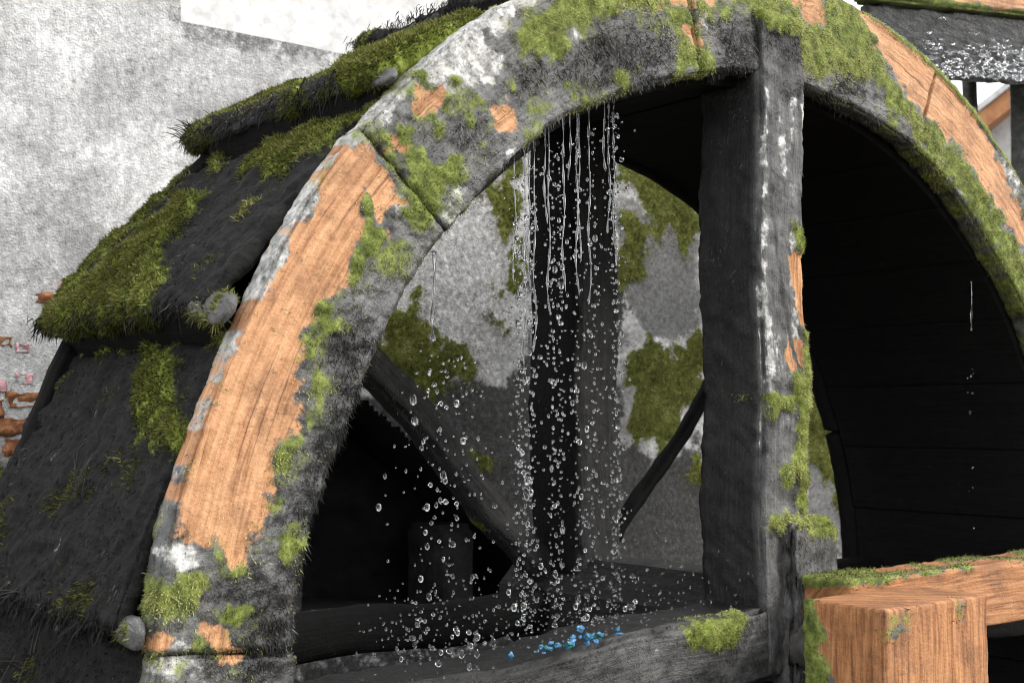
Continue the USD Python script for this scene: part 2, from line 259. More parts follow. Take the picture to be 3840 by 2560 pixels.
def wheel_wood(name, wet_lo, wet_hi, dry=((0.17, 0.072, 0.027), (0.35, 0.168, 0.073), (0.50, 0.285, 0.148)), grain=(5.0, 70.0), wet_rough=0.42, spec=0.5):
    """Timber with three kinds of wear held in the mesh's paint: red = bare dry wood, green = moss film, blue = pale tone, below zero soaking and painted shade."""
    look(name, {
        'at': ('attribute', {'attribute': 'paint'}), 'se': ('separate_color', {}),
        'tc': ('texture_coordinate', {}), 'ge': ('geometry', {}),
        'gm': ('mapping', {'scale': (grain[0], grain[1], 1.0)}),
        'gn': ('noise_texture', {'scale': 1.0, 'detail': 5.0, 'roughness': 0.65, 'distortion': 0.4}),
        'n1': ('noise_texture', {'scale': 9.0, 'detail': 6.0, 'roughness': 0.7}),
        'n2': ('noise_texture', {'scale': 90.0, 'detail': 4.0, 'roughness': 0.7}),
        'n3': ('noise_texture', {'scale': 34.0, 'detail': 5.0, 'roughness': 0.7}),
        'dry': ('rgb_ramp', {'ramp': [(0.30, dry[0]), (0.46, dry[1]), (0.72, dry[2])]}),
        'drymix': ('mix_color', {'blend_type': 'multiply', 'fac': 0.8}), 'cm': ('mapping', {'scale': (2.2, 130.0, 1.0)}), 'cn': ('noise_texture', {'scale': 1.0, 'detail': 3.0, 'roughness': 0.6, 'distortion': 0.25}), 'cr': ('rgb_ramp', {'ramp': [(0.30, (0.34, 0.28, 0.24)), (0.39, (1, 1, 1))]}), 'drym2': ('mix_color', {'blend_type': 'multiply', 'fac': 0.9}),
        'blot': ('rgb_ramp', {'ramp': [(0.34, (0.45, 0.4, 0.36)), (0.52, (1, 1, 1)), (1.0, (1.15, 1.12, 1.08))]}),
        'wet': ('rgb_ramp', {'ramp': [(0.30, wet_lo), (0.52, tuple(0.5 * (a + b) for a, b in zip(wet_lo, wet_hi))), (0.72, wet_hi)]}),
        'wmix': ('math', {'math_type': 'multiply_add', 'value2': 0.5}), 'wadd': ('math', {'math_type': 'multiply', 'value2': 0.5}),
        'pale': ('rgb_ramp', {'ramp': [(0.33, (0.06, 0.06, 0.058)), (0.48, (0.24, 0.24, 0.23)), (0.62, (0.46, 0.455, 0.44)), (0.75, (0.60, 0.60, 0.58))]}),
        'moss': ('rgb_ramp', {'ramp': [(0.32, (0.018, 0.026, 0.002)), (0.5, (0.085, 0.11, 0.014)), (0.7, (0.21, 0.24, 0.06))]}),
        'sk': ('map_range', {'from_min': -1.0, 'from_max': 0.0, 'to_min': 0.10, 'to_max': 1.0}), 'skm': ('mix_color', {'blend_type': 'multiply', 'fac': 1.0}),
        'ed': ('math', {'math_type': 'multiply_add', 'value2': 1.5, 'value3': -0.75}),
        'fd': ('math', {'math_type': 'add'}), 'fp': ('math', {'math_type': 'add'}), 'fm': ('math', {'math_type': 'add'}),
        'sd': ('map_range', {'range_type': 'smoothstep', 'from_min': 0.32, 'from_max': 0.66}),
        'sp': ('map_range', {'range_type': 'smoothstep', 'from_min': 0.35, 'from_max': 0.7}),
        'sm': ('map_range', {'range_type': 'smoothstep', 'from_min': 0.22, 'from_max': 0.85}),
        'm1': ('mix_color', {}), 'm2': ('mix_color', {}), 'm3': ('mix_color', {}),
        'r1': ('mix_float', {'a': wet_rough, 'b': 0.75}), 'r2': ('mix_float', {'b': 0.95}),
        'h1': ('math', {'math_type': 'multiply_add', 'value2': 1.2}),
        'bump': ('bump', {'strength': 0.75, 'distance': 0.006}),
        'p': ('principled_bsdf', {'specular_ior_level': spec})},
        [('at.color', 'se.color'), ('tc.UV', 'gm.vector'), ('gm.vector', 'gn.vector'), ('ge.position', 'n1.vector'), ('ge.position', 'n2.vector'), ('ge.position', 'n3.vector'),
         ('gn.fac', 'dry.fac'), ('dry.color', 'drymix.a'), ('n1.fac', 'blot.fac'), ('blot.color', 'drymix.b'), ('tc.UV', 'cm.vector'), ('cm.vector', 'cn.vector'), ('cn.fac', 'cr.fac'), ('drymix.result', 'drym2.a'), ('cr.color', 'drym2.b'),
         ('n3.fac', 'wadd.value1'), ('gn.fac', 'wmix.value1'), ('wadd.value', 'wmix.value3'), ('wmix.value', 'wet.fac'), ('n3.fac', 'pale.fac'), ('n3.fac', 'moss.fac'),
         ('n3.fac', 'ed.value1'), ('se.r', 'fd.value1'), ('ed.value', 'fd.value2'), ('se.b', 'fp.value1'), ('ed.value', 'fp.value2'), ('se.g', 'fm.value1'), ('ed.value', 'fm.value2'),
         ('fd.value', 'sd.value'), ('fp.value', 'sp.value'), ('fm.value', 'sm.value'),
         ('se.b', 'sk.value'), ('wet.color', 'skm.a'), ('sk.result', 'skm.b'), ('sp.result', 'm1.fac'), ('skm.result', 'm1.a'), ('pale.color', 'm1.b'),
         ('sd.result', 'm2.fac'), ('m1.result', 'm2.a'), ('drym2.result', 'm2.b'),
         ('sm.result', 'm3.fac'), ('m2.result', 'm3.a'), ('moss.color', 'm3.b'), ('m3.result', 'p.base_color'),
         ('sd.result', 'r1.fac'), ('r1.result', 'r2.a'), ('sm.result', 'r2.fac'), ('r2.result', 'p.roughness'),
         ('gn.fac', 'h1.value1'), ('n2.fac', 'h1.value3'), ('h1.value', 'bump.height'), ('bump.normal', 'p.normal')])
wheel_wood('rim_wood', (0.006, 0.006, 0.006), (0.125, 0.125, 0.123))
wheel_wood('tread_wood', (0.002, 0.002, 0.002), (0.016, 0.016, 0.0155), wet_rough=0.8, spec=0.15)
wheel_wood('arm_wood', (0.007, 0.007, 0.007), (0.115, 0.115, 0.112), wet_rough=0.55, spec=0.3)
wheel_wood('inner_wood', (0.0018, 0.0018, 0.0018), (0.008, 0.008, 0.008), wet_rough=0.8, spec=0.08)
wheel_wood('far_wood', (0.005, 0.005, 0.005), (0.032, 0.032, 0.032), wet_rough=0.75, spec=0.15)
wheel_wood('frame_wood', (0.03, 0.03, 0.028), (0.16, 0.15, 0.14), dry=((0.10, 0.033, 0.009), (0.25, 0.100, 0.032), (0.41, 0.20, 0.082)))

def leafy(name, lo, mid, hi, rough=0.7, trans=0.25):
    look(name, {
        'at': ('attribute', {'attribute': 'paint'}), 'se': ('separate_color', {}),
        'r': ('rgb_ramp', {'ramp': [(0.0, lo), (0.5, mid), (1.0, hi)]}),
        'tp': ('rgb_ramp', {'ramp': [(0.0, (0.35, 0.35, 0.35)), (1.0, (1.25, 1.25, 1.2))]}),
        'mu': ('mix_color', {'blend_type': 'multiply', 'fac': 1.0}),
        'p': ('principled_bsdf', {'roughness': rough, 'specular_ior_level': 0.3}),
        't': ('translucent_bsdf', {}), 'mx': ('mix_closure', {'fac': trans})},
        [('at.color', 'se.color'), ('se.r', 'r.fac'), ('se.b', 'tp.fac'), ('r.color', 'mu.a'), ('tp.color', 'mu.b'), ('mu.result', 'p.base_color'), ('mu.result', 't.color'),
         ('p.BSDF', 'mx.closure1'), ('t.BSDF', 'mx.closure2')], surface='mx.closure')
leafy('moss_leaf', (0.026, 0.029, 0.003), (0.125, 0.130, 0.024), (0.44, 0.44, 0.19))
leafy('dark_fibre', (0.004, 0.004, 0.004), (0.020, 0.020, 0.0195), (0.16, 0.16, 0.155), rough=0.8, trans=0.08)
leafy('dry_stem', (0.01, 0.009, 0.008), (0.045, 0.043, 0.04), (0.13, 0.125, 0.115), rough=0.7, trans=0.05)

look('plaster', {
    'at': ('attribute', {'attribute': 'paint'}), 'se': ('separate_color', {}), 'ge': ('geometry', {}),
    'n1': ('noise_texture', {'scale': 3.2, 'detail': 7.0, 'roughness': 0.7}), 'n2': ('noise_texture', {'scale': 42.0, 'detail': 6.0, 'roughness': 0.75}),
    'n3': ('noise_texture', {'scale': 150.0, 'detail': 3.0, 'roughness': 0.6}), 'n4': ('noise_texture', {'scale': 16.0, 'detail': 7.0, 'roughness': 0.75}),
    'st': ('mapping', {'scale': (9.0, 9.0, 1.2)}), 'ns': ('noise_texture', {'scale': 1.0, 'detail': 5.0, 'roughness': 0.65}),
    'c1': ('rgb_ramp', {'ramp': [(0.28, (0.19, 0.19, 0.19)), (0.42, (0.32, 0.32, 0.318)), (0.54, (0.43, 0.43, 0.427)), (0.72, (0.64, 0.64, 0.635))]}),
    'c2': ('rgb_ramp', {'ramp': [(0.30, (0.35, 0.35, 0.35)), (0.42, (0.85, 0.85, 0.85)), (0.54, (1.05, 1.05, 1.05)), (0.70, (1.6, 1.6, 1.6))]}),
    'c3': ('rgb_ramp', {'ramp': [(0.32, (0.72, 0.72, 0.71)), (0.52, (1, 1, 1))]}),
    'mul': ('mix_color', {'blend_type': 'multiply', 'fac': 1.0}), 'mu2': ('mix_color', {'blend_type': 'multiply', 'fac': 1.0}),
    'neg': ('math', {'math_type': 'multiply', 'value2': -1.0}), 'fl': ('math', {'math_type': 'add'}), 'sl': ('map_range', {'range_type': 'smoothstep', 'from_min': 0.3, 'from_max': 0.7}), 'light_level': ('rgb_ramp', {'ramp': [(0.32, (0.09, 0.09, 0.089)), (0.45, (0.24, 0.24, 0.237)), (0.56, (0.36, 0.36, 0.355)), (0.68, (0.62, 0.62, 0.61))]}), 'ml': ('mix_color', {}),
    'wet': ('rgb_ramp', {'ramp': [(0.32, (0.012, 0.012, 0.012)), (0.55, (0.045, 0.045, 0.044)), (0.75, (0.10, 0.10, 0.098))]}),
    'damp_dark': ('rgb_ramp', {'ramp': [(0.32, (0.06, 0.06, 0.06)), (0.55, (0.15, 0.15, 0.148)), (0.75, (0.26, 0.26, 0.255))]}),
    'moss': ('rgb_ramp', {'ramp': [(0.32, (0.018, 0.024, 0.002)), (0.5, (0.075, 0.088, 0.011)), (0.7, (0.16, 0.175, 0.04))]}),
    'ed': ('math', {'math_type': 'multiply_add', 'value2': 1.7, 'value3': -0.85}),
    'fr': ('math', {'math_type': 'add'}), 'fg': ('math', {'math_type': 'add'}), 'fb': ('math', {'math_type': 'add'}),
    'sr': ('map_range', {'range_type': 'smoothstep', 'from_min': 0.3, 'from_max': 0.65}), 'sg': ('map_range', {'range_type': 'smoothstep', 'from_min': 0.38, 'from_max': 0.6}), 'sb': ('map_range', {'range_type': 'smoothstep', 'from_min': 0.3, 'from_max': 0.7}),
    'm0': ('mix_color', {}), 'm1': ('mix_color', {}), 'm2': ('mix_color', {}),
    'hh': ('math', {'math_type': 'multiply_add', 'value2': 0.5}),
    'bump': ('bump', {'strength': 0.9, 'distance': 0.012}), 'p': ('principled_bsdf', {'roughness': 0.9, 'specular_ior_level': 0.25})},
    [('at.color', 'se.color'), ('ge.position', 'n1.vector'), ('ge.position', 'n2.vector'), ('ge.position', 'n3.vector'), ('ge.position', 'n4.vector'), ('ge.position', 'st.vector'), ('st.vector', 'ns.vector'),
     ('n1.fac', 'c1.fac'), ('n2.fac', 'c2.fac'), ('ns.fac', 'c3.fac'), ('c1.color', 'mul.a'), ('c2.color', 'mul.b'), ('mul.result', 'mu2.a'), ('c3.color', 'mu2.b'),
     ('n2.fac', 'wet.fac'), ('n2.fac', 'damp_dark.fac'), ('n2.fac', 'moss.fac'), ('n4.fac', 'ed.value1'),
     ('se.r', 'fr.value1'), ('ed.value', 'fr.value2'), ('se.g', 'fg.value1'), ('ed.value', 'fg.value2'), ('se.b', 'fb.value1'), ('ed.value', 'fb.value2'),
     ('fr.value', 'sr.value'), ('fg.value', 'sg.value'), ('fb.value', 'sb.value'),
     ('se.b', 'neg.value1'), ('neg.value', 'fl.value1'), ('ed.value', 'fl.value2'), ('fl.value', 'sl.value'), ('sl.result', 'ml.fac'), ('mu2.result', 'ml.a'), ('n2.fac', 'light_level.fac'), ('light_level.color', 'ml.b'), ('sb.result', 'm0.fac'), ('ml.result', 'm0.a'), ('damp_dark.color', 'm0.b'), ('sr.result', 'm1.fac'), ('m0.result', 'm1.a'), ('wet.color', 'm1.b'), ('sg.result', 'm2.fac'), ('m1.result', 'm2.a'), ('moss.color', 'm2.b'), ('m2.result', 'p.base_color'),
     ('n2.fac', 'hh.value1'), ('n3.fac', 'hh.value3'), ('hh.value', 'bump.height'), ('bump.normal', 'p.normal')])

def simple(name, ramp, scale=20.0, rough=0.7, bump=0.4, dist=0.01, spec=0.4, detail=5.0, stretch=(1, 1, 1)):
    look(name, {'ge': ('geometry', {}), 'mp': ('mapping', {'scale': stretch}), 'n': ('noise_texture', {'scale': scale, 'detail': detail, 'roughness': 0.68}), 'r': ('rgb_ramp', {'ramp': ramp}),
                'b': ('bump', {'strength': bump, 'distance': dist}), 'p': ('principled_bsdf', {'roughness': rough, 'specular_ior_level': spec})},
         [('ge.position', 'mp.vector'), ('mp.vector', 'n.vector'), ('n.fac', 'r.fac'), ('r.color', 'p.base_color'), ('n.fac', 'b.height'), ('b.normal', 'p.normal')])
simple('whitewash', [(0.3, (0.30, 0.30, 0.298)), (0.44, (0.38, 0.38, 0.377)), (0.6, (0.46, 0.46, 0.455))], 11, 0.9, 0.3)
simple('ground_soil', [(0.3, (0.03, 0.026, 0.018)), (0.6, (0.09, 0.08, 0.055)), (0.8, (0.08, 0.10, 0.03))], 3, 0.95, 0.6, 0.03)
simple('pit_stone', [(0.3, (0.008, 0.008, 0.008)), (0.7, (0.05, 0.05, 0.048))], 9, 0.7, 0.6, 0.02)
simple('dark_stone', [(0.3, (0.004, 0.004, 0.004)), (0.7, (0.022, 0.022, 0.022))], 12, 0.9, 0.6, 0.02, 0.1)
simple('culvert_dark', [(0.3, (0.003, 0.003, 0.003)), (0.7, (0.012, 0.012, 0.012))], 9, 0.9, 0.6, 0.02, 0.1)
simple('grey_stone', [(0.3, (0.05, 0.05, 0.05)), (0.7, (0.14, 0.14, 0.137))], 16, 0.8, 0.6, 0.02)
simple('old_brick', [(0.3, (0.07, 0.025, 0.009)), (0.5, (0.16, 0.06, 0.02)), (0.75, (0.30, 0.15, 0.075))], 45, 0.9, 0.6, 0.006)
simple('pink_brick', [(0.3, (0.26, 0.12, 0.12)), (0.5, (0.45, 0.25, 0.27)), (0.75, (0.6, 0.42, 0.43))], 45, 0.9, 0.6, 0.006)
simple('post_grey', [(0.3, (0.03, 0.03, 0.03)), (0.55, (0.09, 0.09, 0.09)), (0.75, (0.22, 0.22, 0.22))], 26, 0.7, 0.5, 0.006)
simple('roof_tile', [(0.3, (0.24, 0.10, 0.045)), (0.55, (0.42, 0.20, 0.09)), (0.75, (0.5, 0.28, 0.14))], 6, 0.85, 0.3)
simple('iron', [(0.3, (0.015, 0.015, 0.015)), (0.7, (0.07, 0.065, 0.06))], 40, 0.5, 0.5, 0.003)
# soaked board of the flume, a film of running water over slime
look('soaked_board', {
    'ge': ('geometry', {}), 'mp': ('mapping', {'scale': (11.0, 11.0, 46.0)}), 'n': ('noise_texture', {'scale': 1.0, 'detail': 6.0, 'roughness': 0.7, 'distortion': 0.8}),
    'n2': ('noise_texture', {'scale': 22.0, 'detail': 5.0, 'roughness': 0.7}), 'r': ('rgb_ramp', {'ramp': [(0.3, (0.003, 0.003, 0.003)), (0.55, (0.016, 0.016, 0.016)), (0.75, (0.055, 0.055, 0.055))]}),
    'hs': ('math', {'math_type': 'add'}), 'b': ('bump', {'strength': 1.0, 'distance': 0.03}), 'p': ('principled_bsdf', {'roughness': 0.45, 'specular_ior_level': 0.35, 'coat_weight': 0.15, 'coat_roughness': 0.08})},
    [('ge.position', 'mp.vector'), ('mp.vector', 'n.vector'), ('ge.position', 'n2.vector'), ('n2.fac', 'r.fac'), ('r.color', 'p.base_color'), ('n.fac', 'hs.value1'), ('n2.fac', 'hs.value2'), ('hs.value', 'b.height'), ('b.normal', 'p.normal'), ('b.normal', 'p.coat_normal')])
look('water', {'p': ('principled_bsdf', {'base_color': (0.96, 0.98, 1.0), 'roughness': 0.02, 'ior': 1.33, 'transmission_weight': 1.0})}, [])
look('blue_water', {'ge': ('geometry', {}), 'n': ('noise_texture', {'scale': 60.0}), 'r': ('rgb_ramp', {'ramp': [(0.35, (0.012, 0.10, 0.07)), (0.5, (0.035, 0.13, 0.26)), (0.7, (0.10, 0.26, 0.46))]}),
    'p': ('principled_bsdf', {'roughness': 0.06, 'ior': 1.33, 'transmission_weight': 0.35})}, [('ge.position', 'n.vector'), ('n.fac', 'r.fac'), ('r.color', 'p.base_color')])
look('race_water', {'ge': ('geometry', {}), 'n': ('noise_texture', {'scale': 9.0, 'detail': 4.0}), 'b': ('bump', {'strength': 0.5, 'distance': 0.03}), 'p': ('principled_bsdf', {'base_color': (0.012, 0.014, 0.012), 'roughness': 0.08, 'ior': 1.33})},
    [('ge.position', 'n.vector'), ('n.fac', 'b.height'), ('b.normal', 'p.normal')])

# ------------------------------------------------------------------ setting: banks, pit, race water
BANK, PIT = -1.05, -2.1
prof = [(-400, BANK), (-1.1, BANK), (-0.98, BANK - 0.06), (-0.96, PIT), (2.5, PIT), (2.54, BANK), (400, BANK)]
gx = np.array([-400, -40, -8, -4, -2, 0, 2, 4, 8, 40, 400.])
gv = np.array([(x, y, z) for x in gx for y, z in prof]); npf = len(prof)
gf = np.array([(a * npf + b, (a + 1) * npf + b, (a + 1) * npf + b + 1, a * npf + b + 1) for a in range(len(gx) - 1) for b in range(npf - 1)])
mesh('ground', (gv, np.vstack([gf[:, [0, 1, 2]], gf[:, [0, 2, 3]]])), 'ground_soil', kind='structure')
wv, wf_, _ = box((-7.9, -0.95, PIT), (7.9, 2.0 - 0.03, PIT + 0.16), (2, 2, 1), bevel=0.0)
mesh('mill_race_water', (wv, wf_), 'race_water', kind='structure')

# ------------------------------------------------------------------ the rough plaster wall behind the wheel, with a culvert mouth
from shapely.geometry import Polygon, Point
WY = 2.0
WK = (WY - EYE[1]) / (1.2 - EYE[1])          # the wall's outlines were measured on a plane at y = 1.2
wx = lambda x: EYE[0] + (np.asarray(x, float) - EYE[0]) * WK
wz = lambda z: EYE[2] + (np.asarray(z, float) - EYE[2]) * WK
for k_ in [k_ for k_ in PAINT if k_.startswith('wall_')]: PAINT[k_] = [np.c_[wx(np.array(q_)[:, 0]), wz(np.array(q_)[:, 1])].tolist() for q_ in PAINT[k_]]
PAINT['hole'] = np.c_[wx(np.array(PAINT['hole'])[:, 0]), wz(np.array(PAINT['hole'])[:, 1])].tolist()
PIERX, COPZ = float(wx(-1.155)), float(wz(1.685))
wall = thing('plaster_wall', 'rough grey plastered wall with moss patches standing behind the wheel', 'wall')
hole = Polygon(PAINT['hole'])
def wall_grid(x0, x1, z0, z1, step, keep=None):
    nx, nz = max(2, int((x1 - x0) / step)), max(2, int((z1 - z0) / step))
    X, Z = np.meshgrid(np.linspace(x0, x1, nx + 1), np.linspace(z0, z1, nz + 1), indexing='ij')
    i = np.arange((nx + 1) * (nz + 1)).reshape(nx + 1, nz + 1)
    a, b, c, d = i[:-1, :-1].ravel(), i[1:, :-1].ravel(), i[1:, 1:].ravel(), i[:-1, 1:].ravel()
    P = np.c_[X.ravel(), Z.ravel()]
    F = np.vstack([np.c_[a, b, c], np.c_[a, c, d]])
    if keep is not None: F = F[keep(P[F].mean(1))]
    return P, F
def wall_face(x0, x1, z0, z1, step, name, keep=None, seed=3):
    P, F = wall_grid(x0, x1, z0, z1, step, keep)
    q = np.c_[P[:, 0], np.zeros(len(P)), P[:, 1]]
    y = WY - 0.022 * (fbm(q * 5, 5, seed) - 0.5) - 0.010 * (fbm(q * 38, 3, seed + 1) - 0.5)
    moss = mask(P, PAINT['wall_moss'], 0.06, 0.11, 13, 5)
    y = y - moss * 0.02 * fbm(q * 40, 3, 9)
    wet = mask(P, PAINT['wall_wet'], 0.10, 0.14, 8, 6); damp_dark = mask(P, PAINT['wall_wet2'], 0.06, 0.08, 8, 7)
    edge = np.clip(1 - (COPZ - P[:, 1]) / 0.2, 0, 1) * np.clip((P[:, 0] - PIERX + 0.04) / 0.05, 0, 1) * 0.58      # darker band painted under the coping
    edge = np.maximum(edge, np.clip(1 - np.abs(P[:, 0] - PIERX + 0.03) / 0.05, 0, 1) * (P[:, 1] > COPZ - 0.03) * 0.6)  # edge shading of the pier painted as a dark strip
    low = np.clip((0.10 - P[:, 1]) / 0.7, 0, 1)
    V = np.c_[P[:, 0], y, P[:, 1]]
    mesh(name, (V, F), 'plaster', wall, smooth=True, paint=np.c_[np.maximum(wet, low), moss, np.where(np.maximum(damp_dark, edge) > 0.05, np.maximum(damp_dark, edge), -mask(P, PAINT['wall_light_level'], 0.09, 0.14, 8, 17))])  # brightness of the wall behind the wheel set by its colour
    return V, F, moss
inhole = lambda C: ~np.array([hole.contains(Point(*c)) for c in C])
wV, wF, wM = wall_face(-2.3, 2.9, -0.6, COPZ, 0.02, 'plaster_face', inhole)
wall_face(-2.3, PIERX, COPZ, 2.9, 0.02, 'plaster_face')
wall_face(-7.0, -2.3, PIT, 2.9, 0.12, 'plaster_face')
wall_face(-2.3, 2.9, PIT, -0.6, 0.06, 'plaster_face')
r_ = scatter(wV, wF, (wM ** 1.5) * (0.2 + fbm(np.c_[wV[:, 0], wV[:, 2], wV[:, 1]] * 14, 3, 4)), 45000, 91)
P_, N_, w_, k_ = r_; N_ = N_ * np.where(N_[:, 1:2] > 0, -1, 1)
V, F, C = blades(P_, N_, np.array([0, 0, -0.3]), 0.013 * np.ones(len(P_)), 0.0034, 0.4, 92, 0.36 + 1.0 * (fbm(P_ * 12, 3, 3) - 0.5) + 0.5 * (fbm(P_ * 3, 2, 6) - 0.5))
WALL_MOSS = (V, F, C)
def flat_paint(n, c): return np.repeat(np.array([c], float), n, 0)
HX0, HX1, HZ1 = min(q_[0] for q_ in PAINT['hole']) - 0.04, max(q_[0] for q_ in PAINT['hole']) + 0.04, max(q_[1] for q_ in PAINT['hole']) + 0.04
for lo, hi, nm in (((-7, WY + 0.012, 2.89), (PIERX, WY + 0.42, 2.95), 'pier_coping'), ((PIERX, WY + 0.012, COPZ - 0.05), (2.9, WY + 0.42, COPZ + 0.002), 'coping'), ((-7, WY + 0.05, PIT), (HX0, WY + 0.4, COPZ - 0.06), 'wall_core'), ((HX1, WY + 0.05, PIT), (2.88, WY + 0.4, COPZ - 0.06), 'wall_core'), ((HX0, WY + 0.05, HZ1), (HX1, WY + 0.4, COPZ - 0.06), 'wall_core'), ((-7, WY + 0.05, COPZ - 0.06), (PIERX - 0.002, WY + 0.4, 2.88), 'wall_core')):
    v, f, p = box(lo, hi, (30, 5, 3) if 'coping' in nm else (2, 2, 2), 0.012, 0.006 if 'coping' in nm else 0, 9, 4)
    mesh(nm, (v, f), 'plaster', wall, smooth=True, paint=flat_paint(len(v), (0, 0, 0.45)))
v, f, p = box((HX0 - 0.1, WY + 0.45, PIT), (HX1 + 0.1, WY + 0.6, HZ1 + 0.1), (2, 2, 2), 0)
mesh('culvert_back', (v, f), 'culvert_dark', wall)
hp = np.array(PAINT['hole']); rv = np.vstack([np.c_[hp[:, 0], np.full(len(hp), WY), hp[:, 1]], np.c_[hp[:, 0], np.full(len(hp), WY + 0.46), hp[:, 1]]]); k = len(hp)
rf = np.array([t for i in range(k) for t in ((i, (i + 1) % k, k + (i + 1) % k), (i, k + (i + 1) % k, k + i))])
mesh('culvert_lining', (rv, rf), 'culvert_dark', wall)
v, f, p = box((0.385, WY + 0.10, PIT + 0.02), (0.58, WY + 0.34, 0.142), (8, 8, 40), 0.02, 0.012, 8, 7)
mesh('dressed_stone', (v, f), 'dark_stone', thing('stone_block', 'dark square stone standing in the black culvert mouth', 'stone'))
mesh('moss', (WALL_MOSS[0], WALL_MOSS[1]), 'moss_leaf', wall, paint=WALL_MOSS[2], kind='stuff', label='soft olive moss cushions on the wall')
# bricks showing where the plaster has fallen, left edge
for n, (bx, bz, w, h, m) in enumerate([(-1.50, 0.885, 0.10, 0.030, 'old_brick'), (-1.465, 0.915, 0.045, 0.028, 'pink_brick'), (-1.56, 0.62, 0.11, 0.05, 'old_brick'), (-1.66, 0.60, 0.09, 0.055, 'old_brick'), (-1.60, 0.555, 0.12, 0.05, 'old_brick'), (-1.585, 0.505, 0.07, 0.045, 'old_brick'),
                                      (-1.70, 0.545, 0.07, 0.05, 'old_brick'), (-1.57, 0.675, 0.05, 0.035, 'pink_brick'), (-1.64, 0.655, 0.055, 0.035, 'pink_brick'), (-1.575, 0.755, 0.04, 0.03, 'pink_brick'), (-1.618, 0.77, 0.035, 0.03, 'old_brick'), (-1.67, 0.45, 0.08, 0.05, 'old_brick'), (-1.62, 0.40, 0.06, 0.03, 'pink_brick')]):
    bx, bz, w, h = float(wx(bx)), float(wz(bz)), w * WK, h * WK
    v, f, p = box((bx - w / 2, WY - 0.006, bz - h / 2), (bx + w / 2, WY + 0.05, bz + h / 2), (16, 6, 10), 0.012, 0.020, 26, 40 + n)
    mesh('brick', (v, f), m, wall, smooth=True)

# whitewashed building beyond the wall
wb = thing('whitewashed_building', 'bright whitewashed building wall rising beyond the grey wall', 'building')
v, f, p = box((-4.5, 4.2, BANK), (2.6, 8.0, 7.0), (40, 6, 40), 0.02, 0.012, 3, 3)
mesh('wall', (v, f), 'whitewash', wb, smooth=True)
for s in (0, 1):
    pr = np.array([(-4.8, 3.8 + s * 2.3, 6.85 + s * 1.4), (2.7, 3.8 + s * 2.3, 6.85 + s * 1.4), (2.7, 6.1 + s * 2.3, 8.25 - s * 1.4), (-4.8, 6.1 + s * 2.3, 8.25 - s * 1.4)])
    mesh('roof_slope', (np.vstack([pr, pr + [0, 0, 0.12]]), np.array([(0, 2, 1), (0, 3, 2), (4, 5, 6), (4, 6, 7), (0, 1, 5), (0, 5, 4), (1, 2, 6), (1, 6, 5), (2, 3, 7), (2, 7, 6), (3, 0, 4), (3, 4, 7)])), 'roof_tile', wb)

# ------------------------------------------------------------------ THE WHEEL
wheel = thing("waterwheel", 'huge old wooden water wheel covered in moss and dripping water', 'water wheel')
RI, RO, W = 1.47, 1.75, 0.95
LIPS = []
POOL = []       # surfaces that carry moss and fibres: (v, f, moss weight, fibre weight, tint)
D2R = math.pi / 180

def polar(v): return np.hypot(v[:, 0], v[:, 2]), np.degrees(np.arctan2(v[:, 2], v[:, 0]))
def rim_paint(v):
    P = v[:, [0, 2]]; r, th = polar(v)
    dry = mask(P, PAINT['ring_dry'], 0.016, 0.026, 34, 1)
    moss = mask(P, PAINT['ring_moss'], 0.022, 0.055, 24, 2)
    pale = mask(P, PAINT['ring_pale'], 0.02, 0.03, 24, 3)
    dark = mask(P, PAINT['ring_dark'], 0.03, 0.04, 16, 4)
    q = np.c_[P, v[:, 1]]
    n = fbm(q * 7, 4, 8)
    rim = np.clip((r - 1.722) / 0.02, 0, 1) * np.clip((th - 92) / 8, 0, 1) * np.clip((170 - th) / 10, 0, 1)
    pale = np.maximum(pale, rim * 0.9)  # paler strip along the outer edge
    moss = np.maximum(moss, np.clip((fbm(q * 13, 4, 21) - 0.555) * 5, 0, 0.62) * (1 - 0.7 * dark))
    pale = np.maximum(pale, np.clip((n - 0.56) * 3.5, 0, 0.55) * (1 - dark))
    green = mask(P, PAINT['ring_green'], 0.008, 0.012, 26, 41)
    dry = dry * (1 - green); moss = np.maximum(moss, green)
    moss = moss * (1 - 0.95 * dry)
    streak = fbm(np.c_[v[:, 0] * 24, v[:, 1] * 24, v[:, 2] * 7], 4, 61)
    soak_shade = np.clip(0.9 * dark + np.clip((0.50 - streak) * 5, 0, 0.8) * (pale < 0.5), 0, 1)
    pale = np.where(pale > soak_shade, pale, -soak_shade)
    moss = np.where((r > 1.735) & (th < 88), np.maximum(moss, 0.9), moss)
    global HALO
    HALO = mask(P, PAINT['ring_moss'], 0.06, 0.09, 15, 52) * (1 - 0.75 * dry)
    return np.c_[dry, moss, pale], dark
